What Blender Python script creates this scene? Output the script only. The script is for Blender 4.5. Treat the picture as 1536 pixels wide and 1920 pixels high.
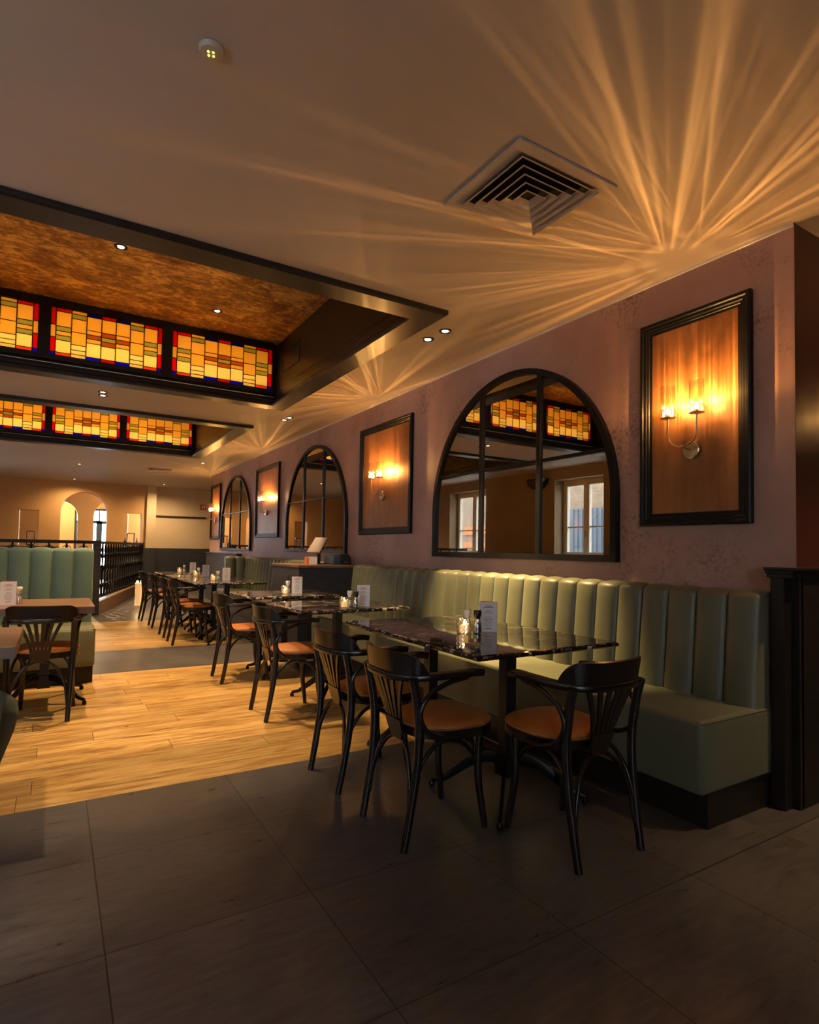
import bpy, bmesh, math, random
from math import sin, cos, pi, radians
from mathutils import Vector, Matrix
random.seed(7)
for o in list(bpy.data.objects): bpy.data.objects.remove(o)
SC = bpy.context.scene
COL = SC.collection

# ------------------------------------------------------------------ camera
F_PX = 1091.5
cam_d = bpy.data.cameras.new('camera'); cam = bpy.data.objects.new('camera', cam_d); COL.objects.link(cam)
SC.camera = cam
cam_d.sensor_fit = 'VERTICAL'; cam_d.sensor_height = 36.0
cam_d.lens = F_PX / 1920 * 36.0
cam_d.shift_y = (989.765 - 960) / 1920
yaw, pit, rol = radians(31.3105), radians(2.19919), radians(1.04699)
Fv = Vector((sin(yaw)*cos(pit), cos(yaw)*cos(pit), sin(pit)))
Rv = Vector((cos(yaw), -sin(yaw), 0)); Uv = Rv.cross(Fv)
R2 = Rv*cos(rol) + Uv*sin(rol); U2 = Uv*cos(rol) - Rv*sin(rol)
cam.matrix_world = Matrix(((R2.x, U2.x, -Fv.x, 0), (R2.y, U2.y, -Fv.y, 0), (R2.z, U2.z, -Fv.z, 1.2), (0, 0, 0, 1)))
cam_d.clip_start = 0.05

# ------------------------------------------------------------------ world, exposure
W = bpy.data.worlds.new('world'); SC.world = W; W.use_nodes = True
bg = W.node_tree.nodes['Background']; bg.inputs[0].default_value = (0.74, 0.86, 1.0, 1); bg.inputs[1].default_value = 10.0
SC.view_settings.view_transform = 'Standard'; SC.view_settings.look = 'None'
SC.view_settings.exposure = 1.0; SC.view_settings.gamma = 1.0; SC.view_settings.use_curve_mapping = False
SC.cycles.max_bounces = 8; SC.cycles.diffuse_bounces = 4; SC.cycles.glossy_bounces = 4
SC.cycles.transmission_bounces = 4; SC.cycles.transparent_max_bounces = 12
SC.cycles.sample_clamp_indirect = 3.0; SC.cycles.caustics_reflective = False; SC.cycles.caustics_refractive = False
SC.cycles.use_denoising = True

P_SCONCE = 16.0      # each candle of a wall light
P_SPOT = 120.0        # each recessed spot
P_GLASS = 9.5       # light boxes behind the stained glass
WARM = (1.0, 0.50, 0.14); WARM2 = (1.0, 0.66, 0.33)
LEFT_X = -2.35; RIGHT_X = 3.10; CEIL = 2.87; BACK_Y = 17.8
WINDOWS = [(.3, 2.0), (3.3, 4.7), (7.2, 8.42), (10.6, 12.04), (13.7, 15.2)]  # first two are unseen, added to bring daylight into the foreground
for i, (a, b) in enumerate(WINDOWS):          # light portals of the left windows
    d = bpy.data.lights.new('window_portal', 'AREA'); d.shape = 'RECTANGLE'; d.size = b-a; d.size_y = 1.5
    d.cycles.is_portal = True
    o = bpy.data.objects.new('window_portal', d); COL.objects.link(o)
    o.location = (LEFT_X-0.4, (a+b)/2, 1.88); o.rotation_euler = (radians(90), 0, radians(-90))

# ------------------------------------------------------------------ node materials
def mat(name, base=(.8, .8, .8), rough=.5, metal=0., spec=.5, emit=None, estr=0., sheen=0., coat=0.):
    m = bpy.data.materials.new(name); m.use_nodes = True
    b = m.node_tree.nodes['Principled BSDF']
    b.inputs['Base Color'].default_value = (*base, 1); b.inputs['Roughness'].default_value = rough
    b.inputs['Metallic'].default_value = metal; b.inputs['Specular IOR Level'].default_value = spec
    if emit: b.inputs['Emission Color'].default_value = (*emit, 1); b.inputs['Emission Strength'].default_value = estr
    if sheen: b.inputs['Sheen Weight'].default_value = sheen; b.inputs['Sheen Roughness'].default_value = .4
    if coat: b.inputs['Coat Weight'].default_value = coat; b.inputs['Coat Roughness'].default_value = .08
    return m
class N:
    """small helper to wire nodes"""
    def __init__(s, m): s.m = m; s.t = m.node_tree; s.b = s.t.nodes.get('Principled BSDF')
    def n(s, typ, **kw):
        x = s.t.nodes.new(typ)
        for k, v in kw.items():
            if k.startswith('i_'):
                key = k[2:]; key = int(key) if key.isdigit() else key.replace('_', ' ')
                if isinstance(v, bpy.types.NodeSocket): s.t.links.new(v, x.inputs[key])
                else: x.inputs[key].default_value = v
            else: setattr(x, k, v)
        return x
    def l(s, a, b): s.t.links.new(a, b)
    def math(s, op, a, b=0., c=None):
        x = s.t.nodes.new('ShaderNodeMath'); x.operation = op
        for i, v in enumerate((a, b, c)):
            if v is None: continue
            if isinstance(v, bpy.types.NodeSocket): s.t.links.new(v, x.inputs[i])
            else: x.inputs[i].default_value = v
        return x.outputs[0]
    def mix(s, f, a, b, blend='MIX'):
        x = s.t.nodes.new('ShaderNodeMix'); x.data_type = 'RGBA'; x.blend_type = blend
        for sk, v in ((x.inputs[0], f), (x.inputs[6], a), (x.inputs[7], b)):
            if isinstance(v, bpy.types.NodeSocket): s.t.links.new(v, sk)
            else: sk.default_value = v if sk is x.inputs[0] else (*v, 1) if len(v) == 3 else v
        return x.outputs[2]
    def ramp(s, f, stops):
        x = s.t.nodes.new('ShaderNodeValToRGB'); s.t.links.new(f, x.inputs[0]); e = x.color_ramp.elements
        while len(e) < len(stops): e.new(.5)
        for i, (p, c) in enumerate(stops):
            e[i].position = p; e[i].color = (*c, 1) if hasattr(c, '__len__') else (c, c, c, 1)
        return x.outputs[0]
    def pos(s, scale=(1, 1, 1), obj=False):
        """world position (or object coordinates) times a scale"""
        src = s.n('ShaderNodeTexCoord').outputs['Object'] if obj else s.n('ShaderNodeNewGeometry').outputs['Position']
        x = s.n('ShaderNodeMapping', i_Scale=scale); s.l(src, x.inputs[0]); return x.outputs[0]
    def noise(s, v, scale, detail=4, rough=.55, dist=0.):
        x = s.n('ShaderNodeTexNoise'); s.l(v, x.inputs['Vector']); x.inputs['Scale'].default_value = scale
        x.inputs['Detail'].default_value = detail; x.inputs['Roughness'].default_value = rough; x.inputs['Distortion'].default_value = dist
        return x.outputs['Fac']
    def bump(s, h, strength=.2, dist=.01):
        x = s.n('ShaderNodeBump', i_Strength=strength, i_Distance=dist); s.l(h, x.inputs['Height']); s.l(x.outputs[0], s.b.inputs['Normal'])
    def out(s, key, v): s.l(v, s.b.inputs[key])

def m_plaster(name, c0, c1, c2, rough=.5, spots=.6, rmin=None):
    m = mat(name, c0, rough); k = N(m); v = k.pos()
    big = k.noise(v, 1.3, 5, .6); base = k.ramp(big, [(.3, c0), (.7, c1)])
    cl = k.noise(v, 2.1, 3, .5, .4); fine = k.noise(v, 45, 4, .75)
    clm = k.ramp(cl, [(.52, 0.), (.68, 1.)]); fm = k.ramp(fine, [(.50, 0.), (.60, 1.)])
    f = k.math('MULTIPLY', k.math('MULTIPLY', clm, fm), spots)
    k.out('Base Color', k.mix(f, base, c2)); k.bump(k.noise(v, 14, 6, .7), .12, .01)
    r = k.n('ShaderNodeMapRange', i_3=rough-.1, i_4=rough+.12); k.l(big, r.inputs[0]); k.out('Roughness', r.outputs[0])
    return m
M = {}
M['wall_pink'] = m_plaster('pink_plaster', (.37, .215, .180), (.52, .33, .285), (.17, .085, .060), .46, .85)
M['wall_red'] = m_plaster('dark_red_plaster', (.075, .018, .012), (.10, .026, .018), (.04, .01, .008), .38, .4)
M['wall_ochre'] = m_plaster('ochre_plaster', (.50, .275, .095), (.58, .34, .135), (.42, .23, .08), .6, .2)
M['wall_cream'] = m_plaster('cream_plaster', (.52, .40, .25), (.60, .47, .31), (.45, .33, .2), .6, .2)
M['wall_brown'] = m_plaster('taupe_plaster', (.30, .215, .12), (.36, .26, .15), (.24, .16, .09), .6, .3)
M['ceil'] = m_plaster('ceiling_paint', (.50, .41, .345), (.53, .44, .365), (.5, .4, .34), .6, .0)
M['white'] = mat('white_paint', (.75, .70, .60), .45)
M['ext'] = mat('grey_render', (.5, .5, .48), .8)

def m_wood_dark(name, c=(.016, .012, .0105), rough=.42, spec=.32):
    m = mat(name, c, rough); k = N(m); v = k.pos((1.5, 1.5, 14), True)
    g = k.noise(v, 6, 5, .6); k.out('Base Color', k.ramp(g, [(.3, tuple(x*.6 for x in c)), (.75, tuple(x*1.5 for x in c))])); k.b.inputs['Specular IOR Level'].default_value = spec
    k.bump(g, .05, .002); return m
M['dark'] = m_wood_dark('black_stained_wood', (.016, .0125, .0115), .36)
M['dark_blue'] = m_wood_dark('daylight_tinted_dark_oak', (.034, .036, .044), .5)  # daylight's blue on the service stand put into the base colour
M['frame'] = mat('black_lacquer', (.006, .006, .007), .42, 0., .22)
M['chairwood'] = m_wood_dark('espresso_bentwood', (.013, .0085, .0075), .27, .5)
M['iron'] = mat('black_iron', (.008, .008, .009), .38, .6)
M['iron2'] = mat('black_powder_coat', (.012, .012, .013), .4)

def m_goldleaf():
    m = mat('gold_metallic_plaster', (.3, .12, .03), .42, .35); k = N(m); v = k.pos((1, 1.7, 1))
    a = k.noise(v, 2.2, 8, .72, .8); b = k.noise(v, 9, 6, .75, 1.2)
    f = k.math('ADD', k.math('MULTIPLY', a, .45), k.math('MULTIPLY', b, .55))
    k.out('Base Color', k.ramp(f, [(.38, (.15, .055, .016)), (.49, (.42, .18, .04)), (.58, (.98, .60, .17))]))
    k.bump(b, .25, .02); return m
M['gold'] = m_goldleaf()
def m_copper():
    m = mat('copper_panel', (.3, .1, .03), .42, .35); k = N(m); v = k.pos((1, 9, 1.2))
    a = k.noise(v, 1.6, 6, .65); b = k.noise(k.pos(), 3, 5, .6)
    f = k.math('ADD', k.math('MULTIPLY', a, .5), k.math('MULTIPLY', b, .5))
    k.out('Base Color', k.ramp(f, [(.35, (.24, .095, .032)), (.65, (.42, .185, .062))])); k.bump(a, .08, .01); return m
M['copper'] = m_copper()

def m_tile():
    m = mat('slate_porcelain_tile', (.05, .045, .042), .38); k = N(m)
    g = k.n('ShaderNodeNewGeometry').outputs['Position']; s = k.n('ShaderNodeSeparateXYZ'); k.l(g, s.inputs[0])
    def grid(c, off, pitch):
        t = k.math('DIVIDE', k.math('SUBTRACT', c, off), pitch); fl = k.math('FLOOR', t); fr = k.math('SUBTRACT', t, fl)
        d = k.math('MULTIPLY', k.math('MINIMUM', fr, k.math('SUBTRACT', 1., fr)), pitch)
        return fl, k.math('LESS_THAN', d, .0022)
    ix, gx = grid(s.outputs[0], .168, .640); iy, gy = grid(s.outputs[1], -1.06, .602)
    gr = k.math('MAXIMUM', gx, gy)
    cell = k.n('ShaderNodeTexWhiteNoise', noise_dimensions='2D'); cv = k.n('ShaderNodeCombineXYZ'); k.l(ix, cv.inputs[0]); k.l(iy, cv.inputs[1]); k.l(cv.outputs[0], cell.inputs[0])
    v = k.pos((2.2, 10, 1)); a = k.noise(v, 3.5, 8, .72, .5); b = k.noise(k.pos(), 1.1, 4, .6)
    f = k.math('ADD', k.math('MULTIPLY', a, .6), k.math('MULTIPLY', b, .4))
    base = k.ramp(f, [(.36, (.046, .041, .040)), (.64, (.128, .113, .107))])
    tone = k.math('ADD', .88, k.math('MULTIPLY', cell.outputs[0], .24))
    tn = k.n('ShaderNodeVectorMath', operation='SCALE'); k.l(base, tn.inputs[0]); k.l(tone, tn.inputs[3])
    k.out('Base Color', k.mix(gr, tn.outputs[0], (.012, .011, .010)))
    k.out('Roughness', k.ramp(a, [(.3, .26), (.7, .42)]))
    h = k.math('SUBTRACT', k.math('MULTIPLY', a, .25), gr); k.bump(h, .25, .004); return m
M['tile'] = m_tile()
def m_planks():
    m = mat('oiled_oak_planks', (.4, .24, .1), .38); k = N(m)
    g = k.n('ShaderNodeNewGeometry').outputs['Position']; s = k.n('ShaderNodeSeparateXYZ'); k.l(g, s.inputs[0])
    pw = .186; ty = k.math('DIVIDE', k.math('SUBTRACT', s.outputs[1], 3.152), pw); row = k.math('FLOOR', ty); fy = k.math('SUBTRACT', ty, row)
    wn = k.n('ShaderNodeTexWhiteNoise', noise_dimensions='1D'); k.l(row, wn.inputs['W'])
    tx = k.math('ADD', k.math('DIVIDE', s.outputs[0], 1.45), k.math('MULTIPLY', wn.outputs[0], 7.0)); cx = k.math('FLOOR', tx); fx = k.math('SUBTRACT', tx, cx)
    dy = k.math('MULTIPLY', k.math('MINIMUM', fy, k.math('SUBTRACT', 1., fy)), pw); dx = k.math('MULTIPLY', k.math('MINIMUM', fx, k.math('SUBTRACT', 1., fx)), 1.45)
    gap = k.math('LESS_THAN', k.math('MINIMUM', dx, dy), .0016)
    cv = k.n('ShaderNodeCombineXYZ'); k.l(cx, cv.inputs[0]); k.l(row, cv.inputs[1])
    w2 = k.n('ShaderNodeTexWhiteNoise', noise_dimensions='2D'); k.l(cv.outputs[0], w2.inputs[0])
    off = k.n('ShaderNodeVectorMath', operation='SCALE'); k.l(w2.outputs[1], off.inputs[0]); off.inputs[3].default_value = 20.
    ad = k.n('ShaderNodeVectorMath', operation='ADD'); k.l(k.pos((1.1, 9, 1)), ad.inputs[0]); k.l(off.outputs[0], ad.inputs[1])
    a = k.noise(ad.outputs[0], 2.4, 7, .62, .9)
    base = k.ramp(a, [(.30, (.19, .090, .022)), (.43, (.38, .205, .055)), (.56, (.55, .34, .11)), (.72, (.64, .43, .18))])
    tone = k.math('ADD', .80, k.math('MULTIPLY', w2.outputs[0], .36))
    tn = k.n('ShaderNodeVectorMath', operation='SCALE'); k.l(base, tn.inputs[0]); k.l(tone, tn.inputs[3])
    kn = k.n('ShaderNodeTexVoronoi', i_Scale=1.9); ksc = k.pos((1.0, 1.9, 1)); k.l(ksc, kn.inputs['Vector'])
    knot = k.math('LESS_THAN', k.math('ADD', kn.outputs['Distance'], k.math('MULTIPLY', a, .03)), .044)
    c = k.mix(knot, tn.outputs[0], (.05, .025, .01)); k.out('Base Color', k.mix(gap, c, (.06, .03, .012)))
    k.out('Roughness', k.ramp(a, [(.3, .32), (.7, .46)])); k.bump(k.math('SUBTRACT', k.math('MULTIPLY', a, .3), gap), .15, .003); return m
M['planks'] = m_planks()
def m_fabric(name, c, rough=.75, sheen=.35, scale=600):
    m = mat(name, c, rough, sheen=sheen); k = N(m); v = k.pos(obj=True)
    a = k.noise(v, 4, 3, .5); b = k.noise(v, scale, 2, .5)
    f = k.math('ADD', k.math('MULTIPLY', a, .6), k.math('MULTIPLY', b, .4))
    k.out('Base Color', k.ramp(f, [(.3, tuple(x*.82 for x in c)), (.7, tuple(min(1, x*1.16) for x in c))])); k.bump(b, .12, .001)
    m.node_tree.nodes['Principled BSDF'].inputs['Sheen Tint'].default_value = (.7, .8, .65, 1); return m
M['green'] = m_fabric('green_faux_leather', (.120, .124, .076), .45, .10)
M['green_daylit'] = m_fabric('daylit_green_velvet', (.048, .088, .070), .8, .5)  # copy of the green upholstery, window daylight tinted into its colour
M['leather'] = m_fabric('cognac_suede', (.42, .130, .018), .58, .04, 300)
M['stud'] = mat('brass_nail', (.65, .45, .22), .3, 1.)
def m_marble():
    m = mat('black_veined_marble', (.01, .01, .01), .035); k = N(m); v = k.pos((1, 1, 1), True)
    w = k.n('ShaderNodeTexNoise', i_Scale=2.2, i_Detail=6., i_Distortion=1.6); k.l(v, w.inputs['Vector'])
    ve = k.math('ABSOLUTE', k.math('SUBTRACT', w.outputs[0], .5)); vm = k.ramp(ve, [(.0, 1.), (.012, .25), (.03, 0.)])
    w2 = k.n('ShaderNodeTexNoise', i_Scale=7., i_Detail=5., i_Distortion=2.2); k.l(v, w2.inputs['Vector'])
    v2 = k.ramp(k.math('ABSOLUTE', k.math('SUBTRACT', w2.outputs[0], .5)), [(.0, .6), (.02, 0.)])
    f = k.math('MAXIMUM', vm, v2); k.out('Base Color', k.mix(f, (.013, .012, .012), (.52, .42, .32))); return m
M['marble'] = m_marble()
def m_marble_edge():
    m = mat('cut_marble_edge', (.02, .02, .02), .2); k = N(m); v = k.pos((1, 1, 1), True)
    w = k.n('ShaderNodeTexNoise', i_Scale=16., i_Detail=5., i_Distortion=1.5); k.l(v, w.inputs['Vector'])
    k.out('Base Color', k.ramp(w.outputs[0], [(.50, (.012, .012, .013)), (.58, (.12, .11, .11)), (.66, (.62, .60, .58))])); return m
M['marble_edge'] = m_marble_edge()
def m_tablewood():
    m = mat('walnut_table_wood', (.2, .1, .05), .33); k = N(m); v = k.pos((1.2, 12, 1), True); a = k.noise(v, 2.2, 7, .65, .8)
    k.out('Base Color', k.ramp(a, [(.3, (.095, .048, .026)), (.7, (.24, .13, .075))])); return m
M['twood'] = m_tablewood()
M['brown_wood'] = mat('orange_brown_wood', (.16, .068, .022), .4)
M['brass'] = mat('brushed_brass', (.62, .47, .27), .32, 1.)
M['chrome'] = mat('chrome', (.6, .6, .6), .15, 1.)
M['paper'] = mat('white_card', (.80, .76, .72), .6)
M['orange'] = mat('orange_card', (.75, .20, .03), .5)
M['ink'] = mat('grey_print', (.28, .24, .24), .6)
M['redink'] = mat('red_print', (.5, .09, .04), .6)
M['black'] = mat('black_plastic', (.012, .012, .012), .3)
M['void'] = mat('black_void', (.004, .004, .004), .9)
M['grille'] = mat('white_enamelled_metal', (.52, .42, .34), .4)
M['wax'] = mat('candle_wax', (.85, .75, .55), .5, emit=(1, .55, .15), estr=.55)  # flame's glow put into the wax as emission
M['flame'] = mat('flame', (1, .7, .3), .5, emit=(1, .58, .18), estr=14.)
M['bulb'] = mat('lit_bulb', (1, .8, .5), .5, emit=(1, .62, .26), estr=60.)
M['lens'] = mat('lit_lamp_lens', (1, .9, .8), .5, emit=(1, .80, .56), estr=7.)
M['led'] = mat('green_yellow_led', (.6, .6, .2), .5, emit=(.75, .85, .15), estr=.9)
M['salt'] = mat('salt', (.8, .75, .7), .7); M['pepper'] = mat('peppercorns', (.08, .04, .02), .6)
M['red_sign'] = mat('red_sign', (.45, .02, .02), .5); M['teal'] = mat('dark_blue_plastic', (.03, .06, .10), .4)
M['screen_back'] = mat('brown_device_shell', (.12, .07, .045), .5)
M['tubgreen'] = m_fabric('grey_green_velvet', (.13, .175, .160), .8, .4)
def m_glass(name, tint=(.9, .9, .9), clear=.8, rough=.05, base=(.9, .9, .9)):
    """thin glass sheet: mostly see-through, the rest a mirror-like sheen"""
    m = bpy.data.materials.new(name); m.use_nodes = True; t = m.node_tree; t.nodes.clear()
    o = t.nodes.new('ShaderNodeOutputMaterial'); mx = t.nodes.new('ShaderNodeMixShader'); tr = t.nodes.new('ShaderNodeBsdfTransparent'); gl = t.nodes.new('ShaderNodeBsdfGlossy')
    lw = t.nodes.new('ShaderNodeLayerWeight'); lw.inputs[0].default_value = .35; mr = t.nodes.new('ShaderNodeMapRange'); mr.inputs[3].default_value = 1-clear; mr.inputs[4].default_value = min(1, 1-clear+.55)
    t.links.new(lw.outputs['Facing'], mr.inputs[0]); t.links.new(mr.outputs[0], mx.inputs[0])
    tr.inputs[0].default_value = (*tint, 1); gl.inputs[0].default_value = (*base, 1); gl.inputs[1].default_value = rough
    t.links.new(tr.outputs[0], mx.inputs[1]); t.links.new(gl.outputs[0], mx.inputs[2]); t.links.new(mx.outputs[0], o.inputs[0]); return m
M['pane'] = m_glass('window_glass', (.97, .98, .98), .96, .02)
M['shade_glass'] = m_glass('ribbed_clear_glass', (1., .93, .82), .82, .12)
M['tumbler'] = m_glass('cut_glass_tumbler', (.92, .88, .8), .72, .12)
def m_mirror():
    m = mat('aged_mirror', (.50, .46, .40), .012, 1.); k = N(m); v = k.pos()
    a = k.noise(v, 26, 5, .8); f = k.ramp(a, [(.68, 0.), (.74, 1.)]); k.out('Base Color', k.mix(f, (.56, .50, .42), (.16, .13, .10)))
    return m
M['mirror'] = m_mirror()
def m_stain(name, c):
    m = bpy.data.materials.new('stained_glass_'+name); m.use_nodes = True; t = m.node_tree; t.nodes.clear()
    o = t.nodes.new('ShaderNodeOutputMaterial'); mx = t.nodes.new('ShaderNodeMixShader'); tl = t.nodes.new('ShaderNodeBsdfTranslucent'); gl = t.nodes.new('ShaderNodeBsdfGlossy')
    tl.inputs[0].default_value = (*c, 1); gl.inputs[1].default_value = .15; gl.inputs[0].default_value = (.8, .8, .8, 1); mx.inputs[0].default_value = .04
    t.links.new(tl.outputs[0], mx.inputs[1]); t.links.new(gl.outputs[0], mx.inputs[2]); t.links.new(mx.outputs[0], o.inputs[0]); return m
STAIN = {'amber': (.82, .52, .15), 'pale': (.95, .76, .36), 'olive': (.48, .42, .15), 'brown': (.52, .20, .05), 'red': (.70, .015, .008), 'orange': (.95, .20, .01), 'navy': (.01, .015, .30), 'blue': (.01, .03, .95)}
for kx, c in STAIN.items(): M['s_'+kx] = m_stain(kx, c)
def m_brick():
    m = mat('weathered_brick', (.3, .2, .12), .8); k = N(m); v = k.pos()
    b = k.n('ShaderNodeTexBrick', i_Scale=4.5); b.inputs['Color1'].default_value = (.17, .11, .065, 1); b.inputs['Color2'].default_value = (.10, .065, .04, 1); b.inputs['Mortar'].default_value = (.22, .20, .17, 1)
    s = k.n('ShaderNodeSeparateXYZ'); k.l(v, s.inputs[0]); c = k.n('ShaderNodeCombineXYZ'); k.l(s.outputs[1], c.inputs[0]); k.l(s.outputs[2], c.inputs[1]); k.l(c.outputs[0], b.inputs['Vector'])
    k.out('Base Color', b.outputs[0]); return m
M['brick'] = m_brick()

# ------------------------------------------------------------------ mesh builder
class MB:
    def __init__(s): s.v = []; s.f = []; s.mi = []
    def add(s, vs, fs, mi=0, mx=None):
        o = len(s.v)
        for p in vs: s.v.append(tuple(mx @ Vector(p)) if mx else tuple(p))
        for f in fs: s.f.append([i+o for i in f]); s.mi.append(mi)
        return s
    def box(s, x0, x1, y0, y1, z0, z1, mi=0, mx=None):
        vs = [(x, y, z) for z in (z0, z1) for y in (y0, y1) for x in (x0, x1)]
        return s.add(vs, [(0, 2, 3, 1), (4, 5, 7, 6), (0, 1, 5, 4), (2, 6, 7, 3), (0, 4, 6, 2), (1, 3, 7, 5)], mi, mx)
    def rings(s, rings, closed=False, caps=True, mi=0, mx=None):
        n = len(rings[0]); vs = [p for r in rings for p in r]; fs = []
        m = len(rings); last = m if closed else m-1
        for i in range(last):
            a, b = i*n, ((i+1) % m)*n
            for j in range(n):
                k = (j+1) % n; fs.append((a+j, a+k, b+k, b+j))
        if caps and not closed: fs.append(tuple(range(n))[::-1]); fs.append(tuple((m-1)*n+j for j in range(n)))
        return s.add(vs, fs, mi, mx)
    def lathe(s, prof, n=20, c=(0, 0, 0), axis='z', mi=0, mx=None, caps=True):
        rs = []
        for r, h in prof:
            ring = []
            for j in range(n):
                a = 2*pi*j/n
                if axis == 'z': p = (c[0]+r*cos(a), c[1]+r*sin(a), c[2]+h)
                elif axis == 'x': p = (c[0]+h, c[1]+r*cos(a), c[2]+r*sin(a))
                else: p = (c[0]+r*sin(a), c[1]+h, c[2]+r*cos(a))
                ring.append(p)
            rs.append(ring)
        return s.rings(rs, False, caps, mi, mx)
    def sphere(s, c, r, n=12, mi=0, mx=None):
        return s.lathe([(max(1e-4, r*sin(pi*i/n)), -r*cos(pi*i/n)) for i in range(n+1)], n*2, c, 'z', mi, mx)
    def tube(s, pts, r, n=8, mi=0, mx=None, flat=None, up=(0, 0, 1), closed=False, sect=None):
        """sweep a round (or flat: (width, height)) section along pts; r may be a list"""
        pts = [Vector(p) for p in pts]; rs = []; m = len(pts)
        rr = r if hasattr(r, '__len__') else [r]*m
        prev = None
        for i, p in enumerate(pts):
            if closed: t = (pts[(i+1) % m]-pts[i-1]).normalized()
            else: t = (pts[min(i+1, m-1)]-pts[max(i-1, 0)]).normalized()
            if flat or sect:
                u = Vector(up); sd = t.cross(u).normalized(); u = sd.cross(t).normalized()
            else:
                if prev is None:
                    u = Vector((0, 0, 1)) if abs(t.z) < .9 else Vector((1, 0, 0))
                else: u = prev
                sd = t.cross(u).normalized(); u = sd.cross(t).normalized(); prev = u
            if flat:
                w, h = flat[i] if hasattr(flat[0], '__len__') else flat
                ring = []
                for j in range(12):
                    a = 2*pi*j/12; ca, sa = cos(a), sin(a); e = .45
                    ring.append(p+sd*(w/2*math.copysign(abs(ca)**e, ca))+u*(h/2*math.copysign(abs(sa)**e, sa)))
            elif sect: ring = [p+sd*a+u*b for a, b in sect]
            else: ring = [p+sd*(rr[i]*cos(2*pi*j/n))+u*(rr[i]*sin(2*pi*j/n)) for j in range(n)]
            rs.append([tuple(q) for q in ring])
        return s.rings(rs, closed, True, mi, mx)
    def prism(s, poly, h0, h1, plane='xy', mi=0, mx=None):
        """extrude a 2-D polygon between h0 and h1"""
        def P(a, b, h): return (a, b, h) if plane == 'xy' else (a, h, b) if plane == 'xz' else (h, a, b)
        n = len(poly); vs = [P(a, b, h0) for a, b in poly]+[P(a, b, h1) for a, b in poly]
        fs = [tuple(range(n)), tuple(range(2*n-1, n-1, -1))]+[(i, n+i, n+(i+1) % n, (i+1) % n) for i in range(n)]
        return s.add(vs, fs, mi, mx)
    def rect_sweep(s, rect, prof, place, mi=0):
        """mitred rectangular moulding; prof = (inward offset, height); place(a,b,h) -> point"""
        a0, a1, b0, b1 = rect; rs = []
        for ca, cb, sa, sb in ((a0, b0, 1, 1), (a1, b0, -1, 1), (a1, b1, -1, -1), (a0, b1, 1, -1)):
            rs.append([place(ca+sa*o, cb+sb*o, h) for o, h in prof])
        n = len(prof); vs = [p for r in rs for p in r]; fs = []
        for i in range(4):
            a, b = i*n, ((i+1) % 4)*n
            for j in range(n-1): fs.append((a+j, a+j+1, b+j+1, b+j))
        return s.add(vs, fs, mi)
    def build(s, name, mats, parent=None, smooth=None, bevel=0., loc=None):
        me = bpy.data.meshes.new(name); me.from_pydata(s.v, [], s.f)
        ms = mats if isinstance(mats, (list, tuple)) else [mats]
        for m in ms: me.materials.append(m)
        me.polygons.foreach_set('material_index', s.mi)
        bm = bmesh.new(); bm.from_mesh(me); bmesh.ops.recalc_face_normals(bm, faces=bm.faces); bm.to_mesh(me); bm.free()
        if smooth:
            me.polygons.foreach_set('use_smooth', [True]*len(me.polygons)); me.set_sharp_from_angle(angle=radians(smooth))
        me.update(); o = bpy.data.objects.new(name, me); COL.objects.link(o)
        if parent is not None: o.parent = parent
        if loc: o.location = loc
        if bevel:
            b = o.modifiers.new('bevel', 'BEVEL'); b.width = bevel; b.segments = 2; b.limit_method = 'ANGLE'; b.angle_limit = radians(40)
        return o
def curve_pts(ctrl, n=6):
    """Catmull-Rom through control points"""
    P = [Vector(p) for p in ctrl]; P = [P[0]*2-P[1]]+P+[P[-1]*2-P[-2]]; out = []
    for i in range(1, len(P)-2):
        for j in range(n):
            t = j/n; a, b, c, d = P[i-1], P[i], P[i+1], P[i+2]
            out.append(.5*((2*b)+(c-a)*t+(2*a-5*b+4*c-d)*t*t+(3*b-a-3*c+d)*t**3))
    out.append(P[-2]); return out
def thing(name, label, cat, loc=(0, 0, 0), rz=0., group=None):
    o = bpy.data.objects.new(name, None); COL.objects.link(o); o.empty_display_size = .1
    o.location = loc; o.rotation_euler = (0, 0, rz); return tag(o, label, cat, group)
def tag(o, label, cat, group=None):
    o['label'] = label; o['category'] = cat
    if group: o['group'] = group
    return o
def struct(name, mb, m, **kw):
    o = mb.build(name, m, **kw); o['kind'] = 'structure'; return o
def dup(root, loc, rz, label, group=None, drop=()):
    r = root.copy(); COL.objects.link(r); r.location = loc; r.rotation_euler = (0, 0, rz); r['label'] = label
    if group: r['group'] = group
    for ch in list(root.children):
        c = ch.copy(); COL.objects.link(c); c.parent = r
        for g in ch.children:
            d = g.copy(); COL.objects.link(d); d.parent = c
    return r
def lamp(kind, name, parent, loc, energy, color, **kw):
    d = bpy.data.lights.new(name, kind); d.energy = energy; d.color = color
    for k, v in kw.items(): setattr(d, k, v)
    o = bpy.data.objects.new(name, d); COL.objects.link(o); o.location = loc
    if parent is not None: o.parent = parent
    return o

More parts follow.
